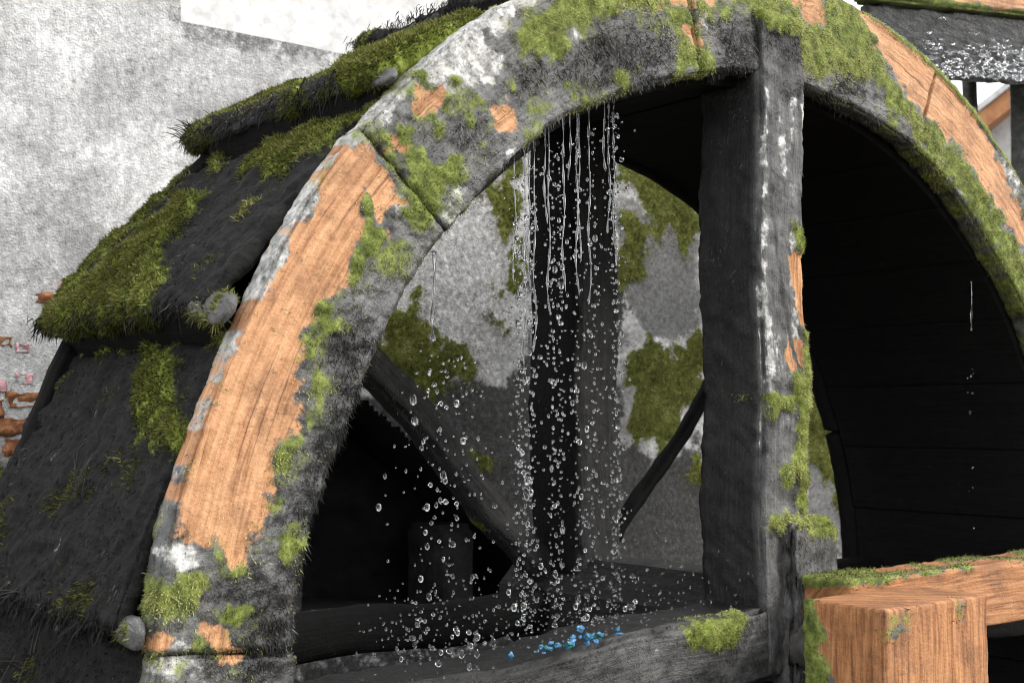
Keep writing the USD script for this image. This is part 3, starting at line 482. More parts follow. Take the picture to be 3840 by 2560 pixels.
# near shroud: ten felloes
for k in range(10):
    t1 = 138.7 - 36 * k; t0 = t1 - 35.78
    if k == 9: t1, t0 = 174.7, 138.92
    vis = (t1 > 35 and t0 < 200 and t1 <= 175) or k == 9
    tt = (t0 + t1) / 2 % 360
    vis = tt < 190 and tt > 40 or abs(tt - 192.8) < 1
    dims = (170, 46, 8) if vis else (40, 8, 2)
    L = (35.78 * D2R * 1.61, RO - RI, 0.065)
    wob = rng.normal(0, 0.004, 3)
    def fn(q, t0=t0, t1=t1, wob=wob):
        th = (t0 + (t1 - t0) * q[:, 0]) * D2R; r = RI + wob[0] + (RO - RI) * q[:, 1] + 0.006 * np.sin(th * 13 + wob[1] * 900)
        y = 0.065 * q[:, 2] + wob[2] * 0.8
        return np.c_[r * np.cos(th), y, r * np.sin(th)]
    v, f, p = block(dims, fn, L, 0.008, 0.004, 26, 50 + k)
    C, dark = rim_paint(v) if vis else (flat_paint(len(v), (0, 0.3, 0)), np.zeros(len(v)))
    n = vnormals(v, f)
    if vis:
        # thick cushions of moss, ragged swollen algae elsewhere
        v = v + n * (C[:, 1] * 0.013 * fbm(v * 34, 4, 5) + (1 - C[:, 0]) * (1 - C[:, 1]) * 0.012 * (fbm(v * 45, 4, 6) - 0.3))[:, None]
    r, th = polar(v)
    uv = np.c_[th * D2R * 1.6, r + v[:, 1]]
    mesh('felloe', (v, f), 'rim_wood', wheel, smooth=True, paint=C, uv=uv)
    if vis:
        fac = ((n[:, 1] < 0.2) | (r > 1.74))
        wgt = fac * (0.25 + 1.2 * fbm(v * 20, 3, 12))
        POOL.append((v, f, (C[:, 1] ** 1.1 * 0.8 + 0.30 * HALO * fbm(v * 30, 3, 17) * 1.6 + 0.05 * (1 - C[:, 0])) * wgt, (1 - C[:, 0]) * (1 - C[:, 1]) * (1 - 0.6 * np.clip(C[:, 2], 0, 1)) * wgt * (0.35 + dark), 'rim', dark))
# far shroud
for k in range(10):
    t1 = 129.0 - 36 * k; t0 = t1 - 35.8
    def fn(q, t0=t0, t1=t1):
        th = (t0 + (t1 - t0) * q[:, 0]) * D2R; r = 1.435 + (RO - 1.435) * q[:, 1]
        return np.c_[r * np.cos(th), 0.87 + 0.075 * q[:, 2], r * np.sin(th)]
    v, f, p = block((50, 10, 3), fn, (1.0, 0.3, 0.075), 0.008, 0.004, 22, 70 + k)
    r, th = polar(v)
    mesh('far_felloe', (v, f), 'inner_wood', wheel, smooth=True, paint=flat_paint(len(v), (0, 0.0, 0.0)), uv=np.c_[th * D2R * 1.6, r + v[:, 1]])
# sole boards between the shrouds, seen from inside
for k in range(38):
    t0 = k * 360 / 38 + 0.04; t1 = (k + 1) * 360 / 38 - 0.04; dr = rng.normal(0, 0.004)
    def fn(q, t0=t0, t1=t1, dr=dr):
        th = (t0 + (t1 - t0) * q[:, 0]) * D2R; r = 1.445 + dr + 0.026 * q[:, 1]
        return np.c_[r * np.cos(th), 0.067 + 0.802 * q[:, 2], r * np.sin(th)]
    v, f, p = block((4, 1, 14), fn, (0.24, 0.026, 0.8), 0.001, 0.003, 20, 100 + k)
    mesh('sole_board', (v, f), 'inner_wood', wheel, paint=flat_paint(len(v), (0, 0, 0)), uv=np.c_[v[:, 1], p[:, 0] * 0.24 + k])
# buckets: sloping outer board, lip and riser
NB = 18; PITCHD = 360 / NB
def bucket_paint(v):
    r, th = polar(v)
    th = np.where(th < 0, th + 360, th)
    P = np.c_[th * D2R * 1.8, v[:, 1]]
    polys = [np.c_[np.array(q)[:, 0] * D2R * 1.8, np.array(q)[:, 1]] for q in PAINT['tread_moss']]
    return mask(P, polys, 0.02, 0.06, 16, 31)
for k in range(NB):
    tip = 153.7 - PITCHD * (k - 2)
    a = tip % 360; near = 80 < a < 215
    root = tip - PITCHD + 1.4
    dims = (60, 4, 150) if near else (6, 1, 4)
    wob = rng.normal(0, 0.004)
    def fn(q, root=root, tip=tip, wob=wob):
        th = (root + (tip - root) * q[:, 0]) * D2R; r = 1.718 + 0.080 * q[:, 0] ** 1.3 + wob + 0.03 * (q[:, 1] - 1)
        y = 0.068 + (W - 0.058) * q[:, 2]
        return np.c_[r * np.cos(th), y, r * np.sin(th)]
    v, f, p = block(dims, fn, (0.55, 0.03, 0.89), 0.006, 0.006, 18, 150 + k)
    moss = bucket_paint(v) if near else np.full(len(v), 0.5)
    n = vnormals(v, f); r, th = polar(v)
    if near:
        side = np.clip((v[:, 1] - 0.86) / 0.06, 0, 1) * (th < 157)
        moss = np.maximum(moss, side * 0.85)
        v = v + n * (moss * 0.046 * fbm(v * 20, 4, 5) + (1 - moss) * (0.040 * (fbm(v * 17, 5, 6) - 0.42) + 0.016 * (fbm(v * 60, 3, 7) - 0.5)))[:, None]
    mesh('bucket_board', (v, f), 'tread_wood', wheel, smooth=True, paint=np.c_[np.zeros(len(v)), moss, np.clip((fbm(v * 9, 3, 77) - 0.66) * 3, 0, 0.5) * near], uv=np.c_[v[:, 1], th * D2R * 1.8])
    if near:
        outw = (n[:, 0] * v[:, 0] + n[:, 2] * v[:, 2]) / r > 0.1
        edge = outw | (v[:, 1] > 0.94) | (p[:, 0] > 0.98)
        wgt = edge * (0.25 + 1.2 * fbm(v * 18, 3, 14))
        POOL.append((v, f, (moss ** 1.5 + 0.9 * np.clip((fbm(v * 9, 4, 33) - 0.60) * 5, 0, 0.5)) * wgt, (1 - moss) * wgt, 'tread', np.ones(len(v))))
    # lip: a rounded rail along the bucket's mouth whose end shows at the front
    Rl = 1.780 + wob; c = np.array([Rl * math.cos(tip * D2R), 0, Rl * math.sin(tip * D2R)])
    yy = np.linspace(0.004 if near else 0.07, W + 0.03, 90 if near else 6)
    jit = (fbm(np.c_[yy * 9, yy * 0 + k, yy * 0], 3, 3) - 0.5)
    pts = np.c_[c[0] + jit * 0.02, yy, c[2] + jit * 0.014]
    rad = 0.013 + 0.003 * np.clip((0.13 - yy) / 0.08, 0, 1) + 0.010 * (fbm(np.c_[yy * 14, yy * 0 + k, yy * 0 + 5], 2, 9) - 0.5); rad[0] *= 0.3; rad[1] *= 0.7; rad[2] *= 0.92; rad[-1] *= 0.55
    v, f = tube(pts, rad, 14 if near else 6)
    q_ = np.clip(1.25 - v[:, 1] / 0.14, 0, 1)[:, None]; rad_d = np.array([math.cos(tip * D2R), 0, math.sin(tip * D2R)]); tan_d = np.array([-rad_d[2], 0, rad_d[0]]); off_ = v - c * [1, 0, 1] - v * [0, 1, 0]
    v = v + q_ * (0.75 * (off_ @ tan_d)[:, None] * tan_d - 0.25 * (off_ @ rad_d)[:, None] * rad_d - 0.006 * rad_d)
    v = v + vnormals(v, f) * (0.034 * (fbm(v * 19, 4, 8) - 0.47))[:, None]
    endp = np.clip(1.3 - v[:, 1] / 0.12, 0, 1)
    lm = np.clip(bucket_paint(v) if near else 0.4, 0, 1) * (1 - endp) + endp * 0.8 * np.clip((fbm(v * 30, 3, 12) - 0.50) * 6, 0, 1) * (v[:, 1] > 0.02)
    mesh('bucket_lip', (v, f), 'rim_wood', wheel, smooth=True, paint=np.c_[np.zeros(len(v)), lm, np.clip(-1.0 + 1.0 * endp + 1.6 * (fbm(v * 55, 4, 3) - 0.5) * (endp > 0.3), -1, 0.6)], uv=np.c_[v[:, 1], np.arctan2(v[:, 2] - c[2], v[:, 0] - c[0]) * 0.03])
    if near: LIPS.append((tip, Rl))
    if near: POOL.append((v, f, lm, (1 - lm) * (1 - endp) * 0.8, 'tread', np.ones(len(v))))
    # riser inwards to the sole
    def fn(q, tip=tip, wob=wob):
        th = (tip + 0.4 + (1 - q[:, 0]) * -1.2 + (1 - q[:, 1]) * 4.0) * D2R; r = 1.475 + (1.775 + wob - 1.475) * q[:, 1]
        return np.c_[r * np.cos(th), 0.067 + 0.802 * q[:, 2], r * np.sin(th)]
    v, f, p = block((1, 8, 12), fn, (0.03, 0.3, 0.8), 0.003, 0.003, 20, 190 + k)
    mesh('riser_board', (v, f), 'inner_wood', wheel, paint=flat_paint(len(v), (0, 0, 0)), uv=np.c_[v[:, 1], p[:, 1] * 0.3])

# arms. near side: four; far side: eight, thinner on the diagonals
def arm(name, ang, half, y0, y1, r0, r1, mat, paintfn=None, off=0.0, seed=0, dims=(150, 18, 18), label=None, pool=None, taper=0.0):
    ca, sa = math.cos(ang * D2R), math.sin(ang * D2R)
    def fn(q):
        s = r0 + (r1 - r0) * q[:, 0]; t = off + half * (2 * q[:, 1] - 1) * (1 - taper * (q[:, 0])) + 0.008 * np.sin(s * 9 + seed)
        return np.c_[s * ca - t * sa, y0 + (y1 - y0) * q[:, 2], s * sa + t * ca]
    L = (r1 - r0, 2 * half, y1 - y0)
    v, f, p = block(dims, fn, L, 0.012, 0.008, 16, seed)
    C, w, d = paintfn(v, p) if paintfn else (flat_paint(len(v), (0, 0, 0)), None, None)
    n = vnormals(v, f)
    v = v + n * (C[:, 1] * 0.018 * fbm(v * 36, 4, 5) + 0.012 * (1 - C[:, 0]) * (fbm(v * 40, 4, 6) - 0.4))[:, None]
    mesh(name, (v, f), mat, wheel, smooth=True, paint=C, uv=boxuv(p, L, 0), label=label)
    if w is not None: POOL.append((v, f, w[0] * (n[:, 1] < 0.3), w[1] * (n[:, 1] < 0.3), 'rim', d))
def up_arm_paint(v, p):
    P = v[:, [0, 2]]; front = np.clip((0.02 - v[:, 1]) / 0.03, 0, 1)
    dry = mask(P, [[(-0.03, 1.0), (0.055, 1.02), (0.06, 0.80), (0.03, 0.80), (0.0, 0.90)], [(-0.03, 0.78), (0.025, 0.78), (0.02, 0.70), (-0.03, 0.69)]], 0.008, 0.02, 30, 1) * front
    moss = mask(P, [[(-0.04, 0.76), (0.08, 0.80), (0.08, 0.28), (0.0, 0.28), (0.0, 0.60)], [(0.0, 1.08), (0.08, 1.08), (0.08, 0.76), (0.03, 0.76)], [(-0.1, 0.62), (0.0, 0.64), (0.0, 0.59), (-0.1, 0.58)], [(-0.07, 0.46), (-0.01, 0.47), (-0.01, 0.40), (-0.06, 0.40)], [(-0.12, 0.32), (0.14, 0.36), (0.14, 0.27), (-0.1, 0.28)], [(-0.2, 1.70), (0.2, 1.70), (0.2, 1.57), (-0.2, 1.60)], [(0.0, 1.64), (0.16, 1.64), (0.16, 1.44), (0.08, 1.44), (0.06, 1.56)]], 0.012, 0.03, 22, 2)
    moss = moss * np.clip((0.12 - v[:, 1]) / 0.05, 0, 1) * (1 - dry)
    pale = np.clip((fbm(np.c_[v[:, 0] * 30, v[:, 1] * 30, v[:, 2] * 4], 3, 3) - 0.40) * 3.2, 0, 0.85) * front * np.clip((1.5 - P[:, 1]) / 0.1, 0, 1) * np.clip((P[:, 1] - 0.45) / 0.3, 0.25, 1)
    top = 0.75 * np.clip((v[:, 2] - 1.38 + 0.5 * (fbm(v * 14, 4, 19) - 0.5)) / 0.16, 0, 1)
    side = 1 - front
    lw = np.clip(1 - np.abs(P[:, 0] + 0.118 - 0.012 * np.sin(P[:, 1] * 7)) / 0.022, 0, 1) * front * (P[:, 1] < 1.3) * (P[:, 1] > 0.5)
    pale = np.maximum(pale * 0.9, 0.75 * lw * fbm(v * 20, 2, 5) * 1.6)
    crk = np.clip(1 - np.abs(P[:, 0] + 0.085 - 0.10 * np.clip((1.25 - P[:, 1]) / 0.55, 0, 1) ** 2) / 0.010, 0, 1) * front * (P[:, 1] < 1.36) * (P[:, 1] > 0.55)
    soak_shade = np.clip(0.9 * top + 0.9 * side + crk + np.clip((0.46 - fbm(np.c_[v[:, 0] * 30, v[:, 1] * 30, v[:, 2] * 8], 4, 62)) * 5, 0, 0.7), 0, 1)  # shade on the arm's sides painted in, with wet streaks and the crack
    pale = np.where((pale > soak_shade) & (side < 0.3) & (crk < 0.2), pale, -soak_shade)
    dry = dry * (crk < 0.3)
    return np.c_[dry, moss, pale], (moss, (0.15 + 1.2 * top + 0.08 * side) * (1 - dry) * (1 - moss)), np.maximum(top, 0.3 * side)
def left_arm_paint(v, p):
    P = v[:, [0, 2]]; front = np.clip((0.02 - v[:, 1]) / 0.03, 0, 1)
    moss = mask(P, [[(-0.42, 0.075), (-0.2, 0.10), (-0.18, 0.07), (-0.24, 0.02), (-0.40, 0.02)], [(-0.98, 0.0), (-0.94, 0.0), (-0.94, -0.1), (-0.98, -0.1)]], 0.012, 0.02, 22, 2) * np.clip((0.06 - v[:, 1]) / 0.04, 0, 1)
    pale = front * np.clip((fbm(np.c_[v[:, 0] * 5, v[:, 1] * 20, v[:, 2] * 20], 3, 3) - 0.46) * 2.0, 0, 0.22) * np.clip((P[:, 1] + 0.05) / 0.08, 0, 1)
    lw_ = np.clip((-0.62 - v[:, 0]) / 0.35, 0, 1); soak_shade = np.clip(0.2 + 0.85 * (1 - front) + 0.8 * lw_ + np.clip((0.47 - fbm(np.c_[v[:, 0] * 6, v[:, 1] * 26, v[:, 2] * 26], 4, 63)) * 5, 0, 0.7), 0, 1)  # faces off the front painted darker, plus the wet left half
    pale = np.where(pale * (1 - lw_) > soak_shade, pale, -soak_shade)
    return np.c_[np.zeros(len(v)), moss, pale], (moss, 0.5 * (1 - moss)), np.full(len(v), 0.5)
def damp_paint(v, p):
    return np.c_[np.zeros(len(v)), np.clip((fbm(v * 8, 3, 9) - 0.66) * 5, 0, 1), np.zeros(len(v))], (np.zeros(len(v)), np.full(len(v), 0.10)), np.full(len(v), 0.3)
def far_up_paint(v, p):
    C, w, d = damp_paint(v, p); C[:, 2] = -0.95 * (v[:, 1] > 0.712); C[:, 1] *= 0  # shade painted in: all but the near face goes almost black
    return C, w, d
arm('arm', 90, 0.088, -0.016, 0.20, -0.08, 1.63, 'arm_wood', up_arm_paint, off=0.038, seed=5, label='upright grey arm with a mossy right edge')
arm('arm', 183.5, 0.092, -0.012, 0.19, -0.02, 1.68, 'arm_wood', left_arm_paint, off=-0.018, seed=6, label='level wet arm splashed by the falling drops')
arm('arm', 0, 0.09, 0.0, 0.19, 0.1, 1.68, 'far_wood', None, seed=7, dims=(30, 4, 4))
arm('arm', 270, 0.09, 0.0, 0.19, 0.1, 1.68, 'far_wood', None, seed=8, dims=(30, 4, 4))
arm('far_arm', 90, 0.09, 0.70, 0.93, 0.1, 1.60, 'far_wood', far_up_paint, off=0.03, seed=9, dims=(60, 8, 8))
arm('far_arm', 135.6, 0.046, 0.82, 0.90, 0.1, 1.60, 'far_wood', damp_paint, off=0.0, seed=10, dims=(60, 6, 6), label='slanting far brace on the left')
arm('far_arm', 47, 0.022, 0.84, 0.885, 0.1, 1.60, 'inner_wood', None, off=0.0, seed=11, dims=(40, 4, 4), label='thin dark slanting brace on the right')
for a_ in (0, 180, 225, 270, 315): arm('far_arm', a_, 0.06, 0.78, 0.90, 0.1, 1.60, 'inner_wood', None, seed=12 + a_, dims=(20, 3, 3))
# hub: cheek block where the near arms cross, and the eight-sided axle
def hub_paint(v, p):
    m = mask(v[:, [0, 2]], [[(-0.05, 0.33), (0.14, 0.33), (0.14, 0.27), (0.0, 0.275)], [(0.1, 0.17), (0.2, 0.13), (0.2, 0.0), (0.12, 0.06)]], 0.012, 0.03, 20, 3)
    return m
v, f, p = box((-0.058, -0.050, -0.30), (0.120, 0.12, 0.305), (20, 20, 40), 0.03, 0.014, 12, 15)
tw = (v[:, 2] < 0.29); v[:, 0] += np.where(v[:, 0] > 0.02, (0.305 - v[:, 2]) * 0.10, 0)
m = hub_paint(v, p); nn = vnormals(v, f); v = v + nn * (m * 0.02 * fbm(v * 34, 3, 5) + 0.02 * (fbm(v * 25, 4, 3) - 0.5))[:, None]
mesh('hub_cheek', (v, f), 'arm_wood', wheel, smooth=True, paint=np.c_[np.zeros(len(v)), m, np.clip((fbm(v * 12, 3, 4) - 0.58) * 3, 0, 0.5)], uv=boxuv(p, (0.3, 0.3, 0.6), 2))
POOL.append((v, f, m * (nn[:, 1] < 0.3), (1 - m) * 0.5 * (nn[:, 1] < 0.3), 'rim', np.full(len(v), 0.5)))
an = np.arange(8) * math.pi / 4 + math.pi / 8
ax = []
for y, r in ((0.15, 0.165), (0.16, 0.17), (0.45, 0.172), (0.9, 0.17), (1.02, 0.17), (1.03, 0.16)): ax.append(np.c_[r * np.cos(an), np.full(8, y), r * np.sin(an)])
av = np.vstack(ax); af = [((a * 8 + b), (a + 1) * 8 + b, (a + 1) * 8 + (b + 1) % 8, a * 8 + (b + 1) % 8) for a in range(5) for b in range(8)]
af = [t for q in af for t in ((q[0], q[1], q[2]), (q[0], q[2], q[3]))] + [(0, s, s + 1) for s in range(1, 7)] + [(40, 41 + s, 40 + s) for s in range(1, 7)]
mesh('axle', (av, np.array(af)), 'far_wood', wheel, paint=flat_paint(len(av), (0, 0, 0.2)), uv=av[:, [1, 2]])
v, f = tube([(0, -0.30, 0), (0, -0.2, 0), (0, 0.0, 0), (0, 0.2, 0)], 0.06, 16)
mesh('gudgeon', (v, f), 'iron', wheel, smooth=30)
# ------------------------------------------------------------------ moss, hanging fibres (nobody could count them)
def grow(kind, key, count, seed, length, width, lean, bend, tint, mat, drape=0.0):
    tot = []
    for e in POOL:
        if e[4] != kind: continue
        v, f = e[0], e[1]; c = np.linalg.norm(np.cross(v[f[:, 1]] - v[f[:, 0]], v[f[:, 2]] - v[f[:, 0]]), axis=1)
        tot.append((e, float((c * e[key][f].mean(1)).sum())))
    S_ = sum(t for _, t in tot); out = []
    for i, (e, t) in enumerate(tot):
        n = int(count * t / S_)
        if n < 20: continue
        r = scatter(e[0], e[1], e[key], n, seed + i)
        if r is None: continue
        P, N, w, k = r
        cl = fbm(P * 16, 3, seed); cl2 = fbm(P * 5, 3, seed + 7)
        tn = tint(P, N, cl, cl2, e[5][e[1][k]].mean(1))
        dm = e[5][e[1][k]].mean(1); ln = length * (0.45 + 1.1 * cl) * (1 + drape * np.clip(dm - 0.4, 0, 1))
        out.append(blades(P, N, np.asarray(lean), ln, width, bend, seed + 31 * i, tn))
    V, F = join([(a, b) for a, b, _ in out]); C = np.vstack([c for _, _, c in out])
    return V, F, C
V, F, C = grow('rim', 2, 150000, 500, 0.0085, 0.0023, (0, 0, -0.15), 0.35, lambda P, N, c, c2, d: 0.56 + 1.2 * (c - 0.5) + 0.7 * (c2 - 0.5) + 0.25 * N[:, 2] + 0.55 * np.clip((P[:, 2] - 1.2) / 0.45, 0, 1), 'moss_leaf')
mesh('moss', (V, F), 'moss_leaf', wheel, paint=C, kind='stuff', label='olive and pale green moss on the rim and arms')
V, F, C = grow('tread', 2, 150000, 600, 0.0145, 0.0028, (-0.25, 0, 0.1), 0.25, lambda P, N, c, c2, d: 0.22 + 0.8 * (c - 0.5) + 0.4 * (c2 - 0.5) + 0.12 * N[:, 2], 'moss_leaf')
mesh('moss', (V, F), 'moss_leaf', wheel, paint=C, kind='stuff', label='deep green moss on the bucket boards')
V, F, C = grow('rim', 3, 70000, 700, 0.0095, 0.0018, (0, -0.1, -1.1), 0.8, lambda P, N, c, c2, d: 0.52 + 1.4 * (c - 0.5) + 1.2 * (c2 - 0.5) - 0.30 * d, 'dark_fibre', 1.6)
mesh('hanging_fibres', (V, F), 'dark_fibre', wheel, paint=C, kind='stuff', label='grey slimy fibres on the rim')
V, F, C = grow('tread', 3, 70000, 800, 0.010, 0.0024, (-0.15, 0, -1.0), 0.7, lambda P, N, c, c2, d: 0.14 + 1.7 * (c - 0.5) + 0.9 * (c2 - 0.5), 'dark_fibre')
mesh('hanging_fibres', (V, F), 'dark_fibre', wheel, paint=C, kind='stuff', label='black soaked fibres on the bucket boards')
gl = np.random.default_rng(41); parts = []
for tip, Rl in LIPS:
    n_ = 900; yy = 0.12 + (W - 0.09) * gl.random(n_) ** 0.85; ph = tip * D2R
    P = np.c_[np.full(n_, (Rl + 0.018) * math.cos(ph)), yy, np.full(n_, (Rl + 0.018) * math.sin(ph))] + gl.normal(0, 0.012, (n_, 3))
    Lg = 0.010 + 0.034 * fbm(np.c_[yy * 11, yy * 0 + tip, yy * 0], 3, 5) * (0.5 + gl.random(n_))
    parts.append(blades(P, np.tile([-0.25 + 0.25 * math.cos(ph), 0, -1.2], (n_, 1)), np.zeros(3), Lg, 0.0028, 0.6, 43 + int(abs(tip)), 0.16 + 1.0 * (fbm(P * 22, 3, 8) - 0.5)))
V, F = join([(a, b) for a, b, _ in parts]); C = np.vstack([c for _, _, c in parts])
mesh('hanging_fibres', (V, F), 'dark_fibre', wheel, paint=C, kind='stuff', label='short dark rootlets fringing the bucket lips')
# grass stems rooted on the bucket lips
def stems(spots, seed):
    g = np.random.default_rng(seed); parts = []
    for (th, y, n, L, dx, dz, sp) in spots:
        for _ in range(n):
            r = 1.80; t = (th + g.normal(0, 0.5)) * D2R
            p0 = np.array([r * math.cos(t), y + g.normal(0, 0.04), r * math.sin(t)]); l = L * g.uniform(0.5, 1.2)
            d = np.array([dx + g.normal(0, sp), g.normal(0, sp), dz + g.normal(0, sp)]); d /= np.linalg.norm(d)
            s = np.linspace(0, 1, 7)[:, None]; sag = np.array([0, 0, -1]) * 0.35 * l * s ** 2
            parts.append(tube(p0 + d * l * s + sag, np.linspace(0.0018, 0.0006, 7), 4))
    return join(parts)
v, f = stems([(133.4, 0.95, 30, 0.065, -0.55, 0.9, 0.4), (133.6, 0.86, 24, 0.055, -0.4, 0.9, 0.45), (133.2, 0.74, 16, 0.05, -0.4, 0.9, 0.45)], 1); mesh('grass_tuft', (v, f), 'dark_fibre', wheel, paint=flat_paint(len(v), (0.25, 0, 0.6)), kind='stuff', label='spiky dark grass tuft at the top corner of a bucket')
v, f = stems([(173, 0.6, 6, 0.12, -0.6, -0.2, 0.5), (177, 0.5, 8, 0.14, -0.5, 0.1, 0.6), (164, 0.35, 8, 0.09, -0.3, -0.9, 0.3)], 2); mesh('grass_tuft', (v, f), 'dry_stem', wheel, paint=flat_paint(len(v), (0.3, 0, 0.5)), kind='stuff', label='dead stems at the lower left')

# ------------------------------------------------------------------ frame in front of the hub: mossy beam and square post
def frame_piece(lo, hi, name, label, cat, axis, n, mossfn, seed, part):
    o = ((lo[0] + hi[0]) / 2, (lo[1] + hi[1]) / 2, lo[2])
    t = thing(name, label, cat, loc=o)
    v, f, p = box(lo, hi, n, 0.0032, 0.0035, 14, seed)
    moss = mossfn(v)
    nn = vnormals(v, f); v = v + nn * (moss * 0.012 * fbm(v * 36, 3, 5))[:, None]
    mesh(part, (v, f), 'frame_wood', t, smooth=True, paint=np.c_[1 - moss, moss, np.zeros(len(v))], uv=boxuv(p, np.array(hi) - lo, axis), loc=o)
    r = scatter(v, f, moss * (nn[:, 1] < 0.5), 9000, seed)
    P, N, w, k = r
    V, F, C = blades(P, N, np.zeros(3), 0.011 * np.ones(len(P)), 0.003, 0.2, seed, 0.38 + 0.9 * (fbm(P * 16, 3, 3) - 0.5))
    mesh('moss', (V, F), 'moss_leaf', t, paint=C, kind='stuff', loc=o)
    return t
def beam_moss(v):
    top = np.clip((v[:, 2] - 0.168 + 0.06 * (fbm(v * 12, 3, 3) - 0.5) + np.clip((0.45 - v[:, 0]) * 0.06, 0, 0.03)) / 0.015, 0, 1)
    return top * np.clip((v[:, 2] - 0.08) / 0.02, 0, 1)
frame_piece((-0.02, -0.195, 0.004), (3.4, -0.05, 0.172), 'bearing_beam', 'long orange brown beam with a mossy top edge beside the hub', 'beam', 0, (200, 14, 20), beam_moss, 21, 'timber')
def post_moss(v):
    left = np.clip((-0.175 - v[:, 0]) / 0.012, 0, 1)
    m = left * np.clip((v[:, 1] + 0.255 + 0.10 * (fbm(v * 14, 3, 2) - 0.5) + np.clip((0.05 - v[:, 2]), 0, 0.2) * 0.5) / 0.02, 0, 1)
    fr = np.clip((fbm(v * 9, 3, 8) - 0.62) * 6, 0, 1) * (v[:, 1] < -0.40)
    return np.maximum(m, fr * 0.8)
frame_piece((-0.195, -0.42, BANK - 0.9), (0.225, -0.197, 0.146), 'bearing_post', 'square sawn timber post with a bright orange top in front of the mossy beam', 'post', 2, (30, 18, 140), post_moss, 22, 'timber')
t = thing('bearing_post', 'far square timber post carrying the outer end of the mossy beam', 'post', loc=(3.3, -0.12, PIT))
v, f, p = box((3.18, -0.20, PIT), (3.38, -0.04, 0.0), (4, 4, 20), 0.004, 0.003, 14, 4)
mesh('timber', (v, f), 'frame_wood', t, smooth=True, paint=flat_paint(len(v), (1, 0, 0)), uv=boxuv(p, (0.2, 0.16, 2.1), 2), loc=(3.3, -0.12, PIT))
# ------------------------------------------------------------------ flume above on the right
fl = thing('flume', 'raised wooden flume with a soaked black side and orange top rail', 'flume', loc=(0.8, 0.5, 1.66))
FD = np.array([math.cos(7.7 * D2R), 0, math.sin(7.7 * D2R)]); FU = np.array([-FD[2], 0, FD[0]]); FO = np.array([0.80, 0.0, 1.667])
def fbox(s0, s1, y0, y1, u0, u1, n, bevel, rough, seed):
    def fn(q):
        s = s0 + (s1 - s0) * q[:, 0]; u = u0 + (u1 - u0) * q[:, 2]
        return FO + s[:, None] * FD + u[:, None] * FU + (y0 + (y1 - y0) * q[:, 1])[:, None] * np.array([0, 1.0, 0])
    return block(n, fn, (s1 - s0, y1 - y0, u1 - u0), bevel, rough, 22, seed)
flo = (0.8, 0.5, 1.66)
v, f, p = fbox(0, 5, 0.30, 0.335, 0.0, 0.235, (320, 3, 24), 0.008, 0.012, 1); mesh('side_board', (v, f), 'soaked_board', fl, smooth=True, loc=flo)
v, f, p = fbox(0, 5, 0.74, 0.775, 0.125, 0.235, (20, 2, 2), 0.004, 0, 2); mesh('side_board', (v, f), 'soaked_board', fl, loc=flo)
v, f, p = fbox(0.01, 5, 0.337, 0.738, 0.13, 0.155, (20, 3, 1), 0.004, 0, 3); mesh('floor_board', (v, f), 'inner_wood', fl, paint=flat_paint(len(v), (0, 0, 0)), uv=v[:, [0, 1]], loc=flo)
v, f, p = fbox(0.0, 5, 0.27, 0.36, 0.238, 0.36, (120, 8, 10), 0.01, 0.005, 4)
mo = np.clip((0.262 + 0.05 * (fbm(v * 8, 3, 4) - 0.5) - (v - FO) @ FU) / 0.012, 0, 1) + np.clip((0.42 - (v - FO) @ FD) / 0.1, 0, 1); mo = np.clip(mo, 0, 1)
mesh('top_rail', (v, f), 'rim_wood', fl, smooth=True, paint=np.c_[1 - mo, mo, 0 * mo], uv=boxuv(p, (5, 0.09, 0.12), 0), loc=flo)
v, f, p = fbox(0.0, 5, 0.73, 0.80, 0.238, 0.33, (20, 2, 2), 0.006, 0, 5); mesh('top_rail', (v, f), 'frame_wood', fl, paint=flat_paint(len(v), (1, 0, 0)), uv=boxuv(p, (5, 0.09, 0.12), 0), loc=flo)
v, f, p = fbox(0.02, 5, 0.34, 0.735, 0.158, 0.20, (60, 6, 1), 0, 0.004, 6); mesh('flowing_water', (v, f), 'race_water', fl, loc=flo)
# leaking water threads hanging along the bottom of the side board
g = np.random.default_rng(5); parts = []
for _ in range(420):
    s = g.uniform(0.25, 1.25); u = 0.002 + abs(g.normal(0, 0.06)) ; l = g.uniform(0.02, 0.09)
    p0 = FO + s * FD + u * FU + np.array([0, 0.286 - g.uniform(0, 0.010), 0]); q = np.linspace(0, 1, 6)[:, None]
    parts.append(tube(p0 + q * l * FD + (fbm(np.c_[q * 4, q * 0 + s * 99, q * 0], 2, 3) - 0.5)[:, None] * 0.015 * FU, 0.0030 * np.sin(np.pi * (0.08 + 0.84 * q[:, 0])), 5))
v, f = join(parts); mesh('leaking_water', (v, f), 'water', fl, smooth=True, kind='stuff', loc=flo, label='bright ripples of water leaking along the soaked side')
for nm, (px, py, w, lab) in enumerate([(2.075, 0.755, 0.05, 'narrow grey post under the flume nearest the wheel rim'), (2.22, 0.55, 0.15, 'wide weathered grey post under the flume at the right edge')]):
    zt = FO[2] + (px - FO[0]) * math.tan(7.7 * D2R) + 0.12
    t = thing('flume_post', lab, 'post', loc=(px, py, PIT))
    v, f, p = box((px - w / 2, py - w / 2, PIT), (px + w / 2, py + w / 2, zt), (5, 5, 60), 0.006, 0.005, 14, 30 + nm)
    mesh('timber', (v, f), 'post_grey', t, smooth=True, loc=(px, py, PIT))

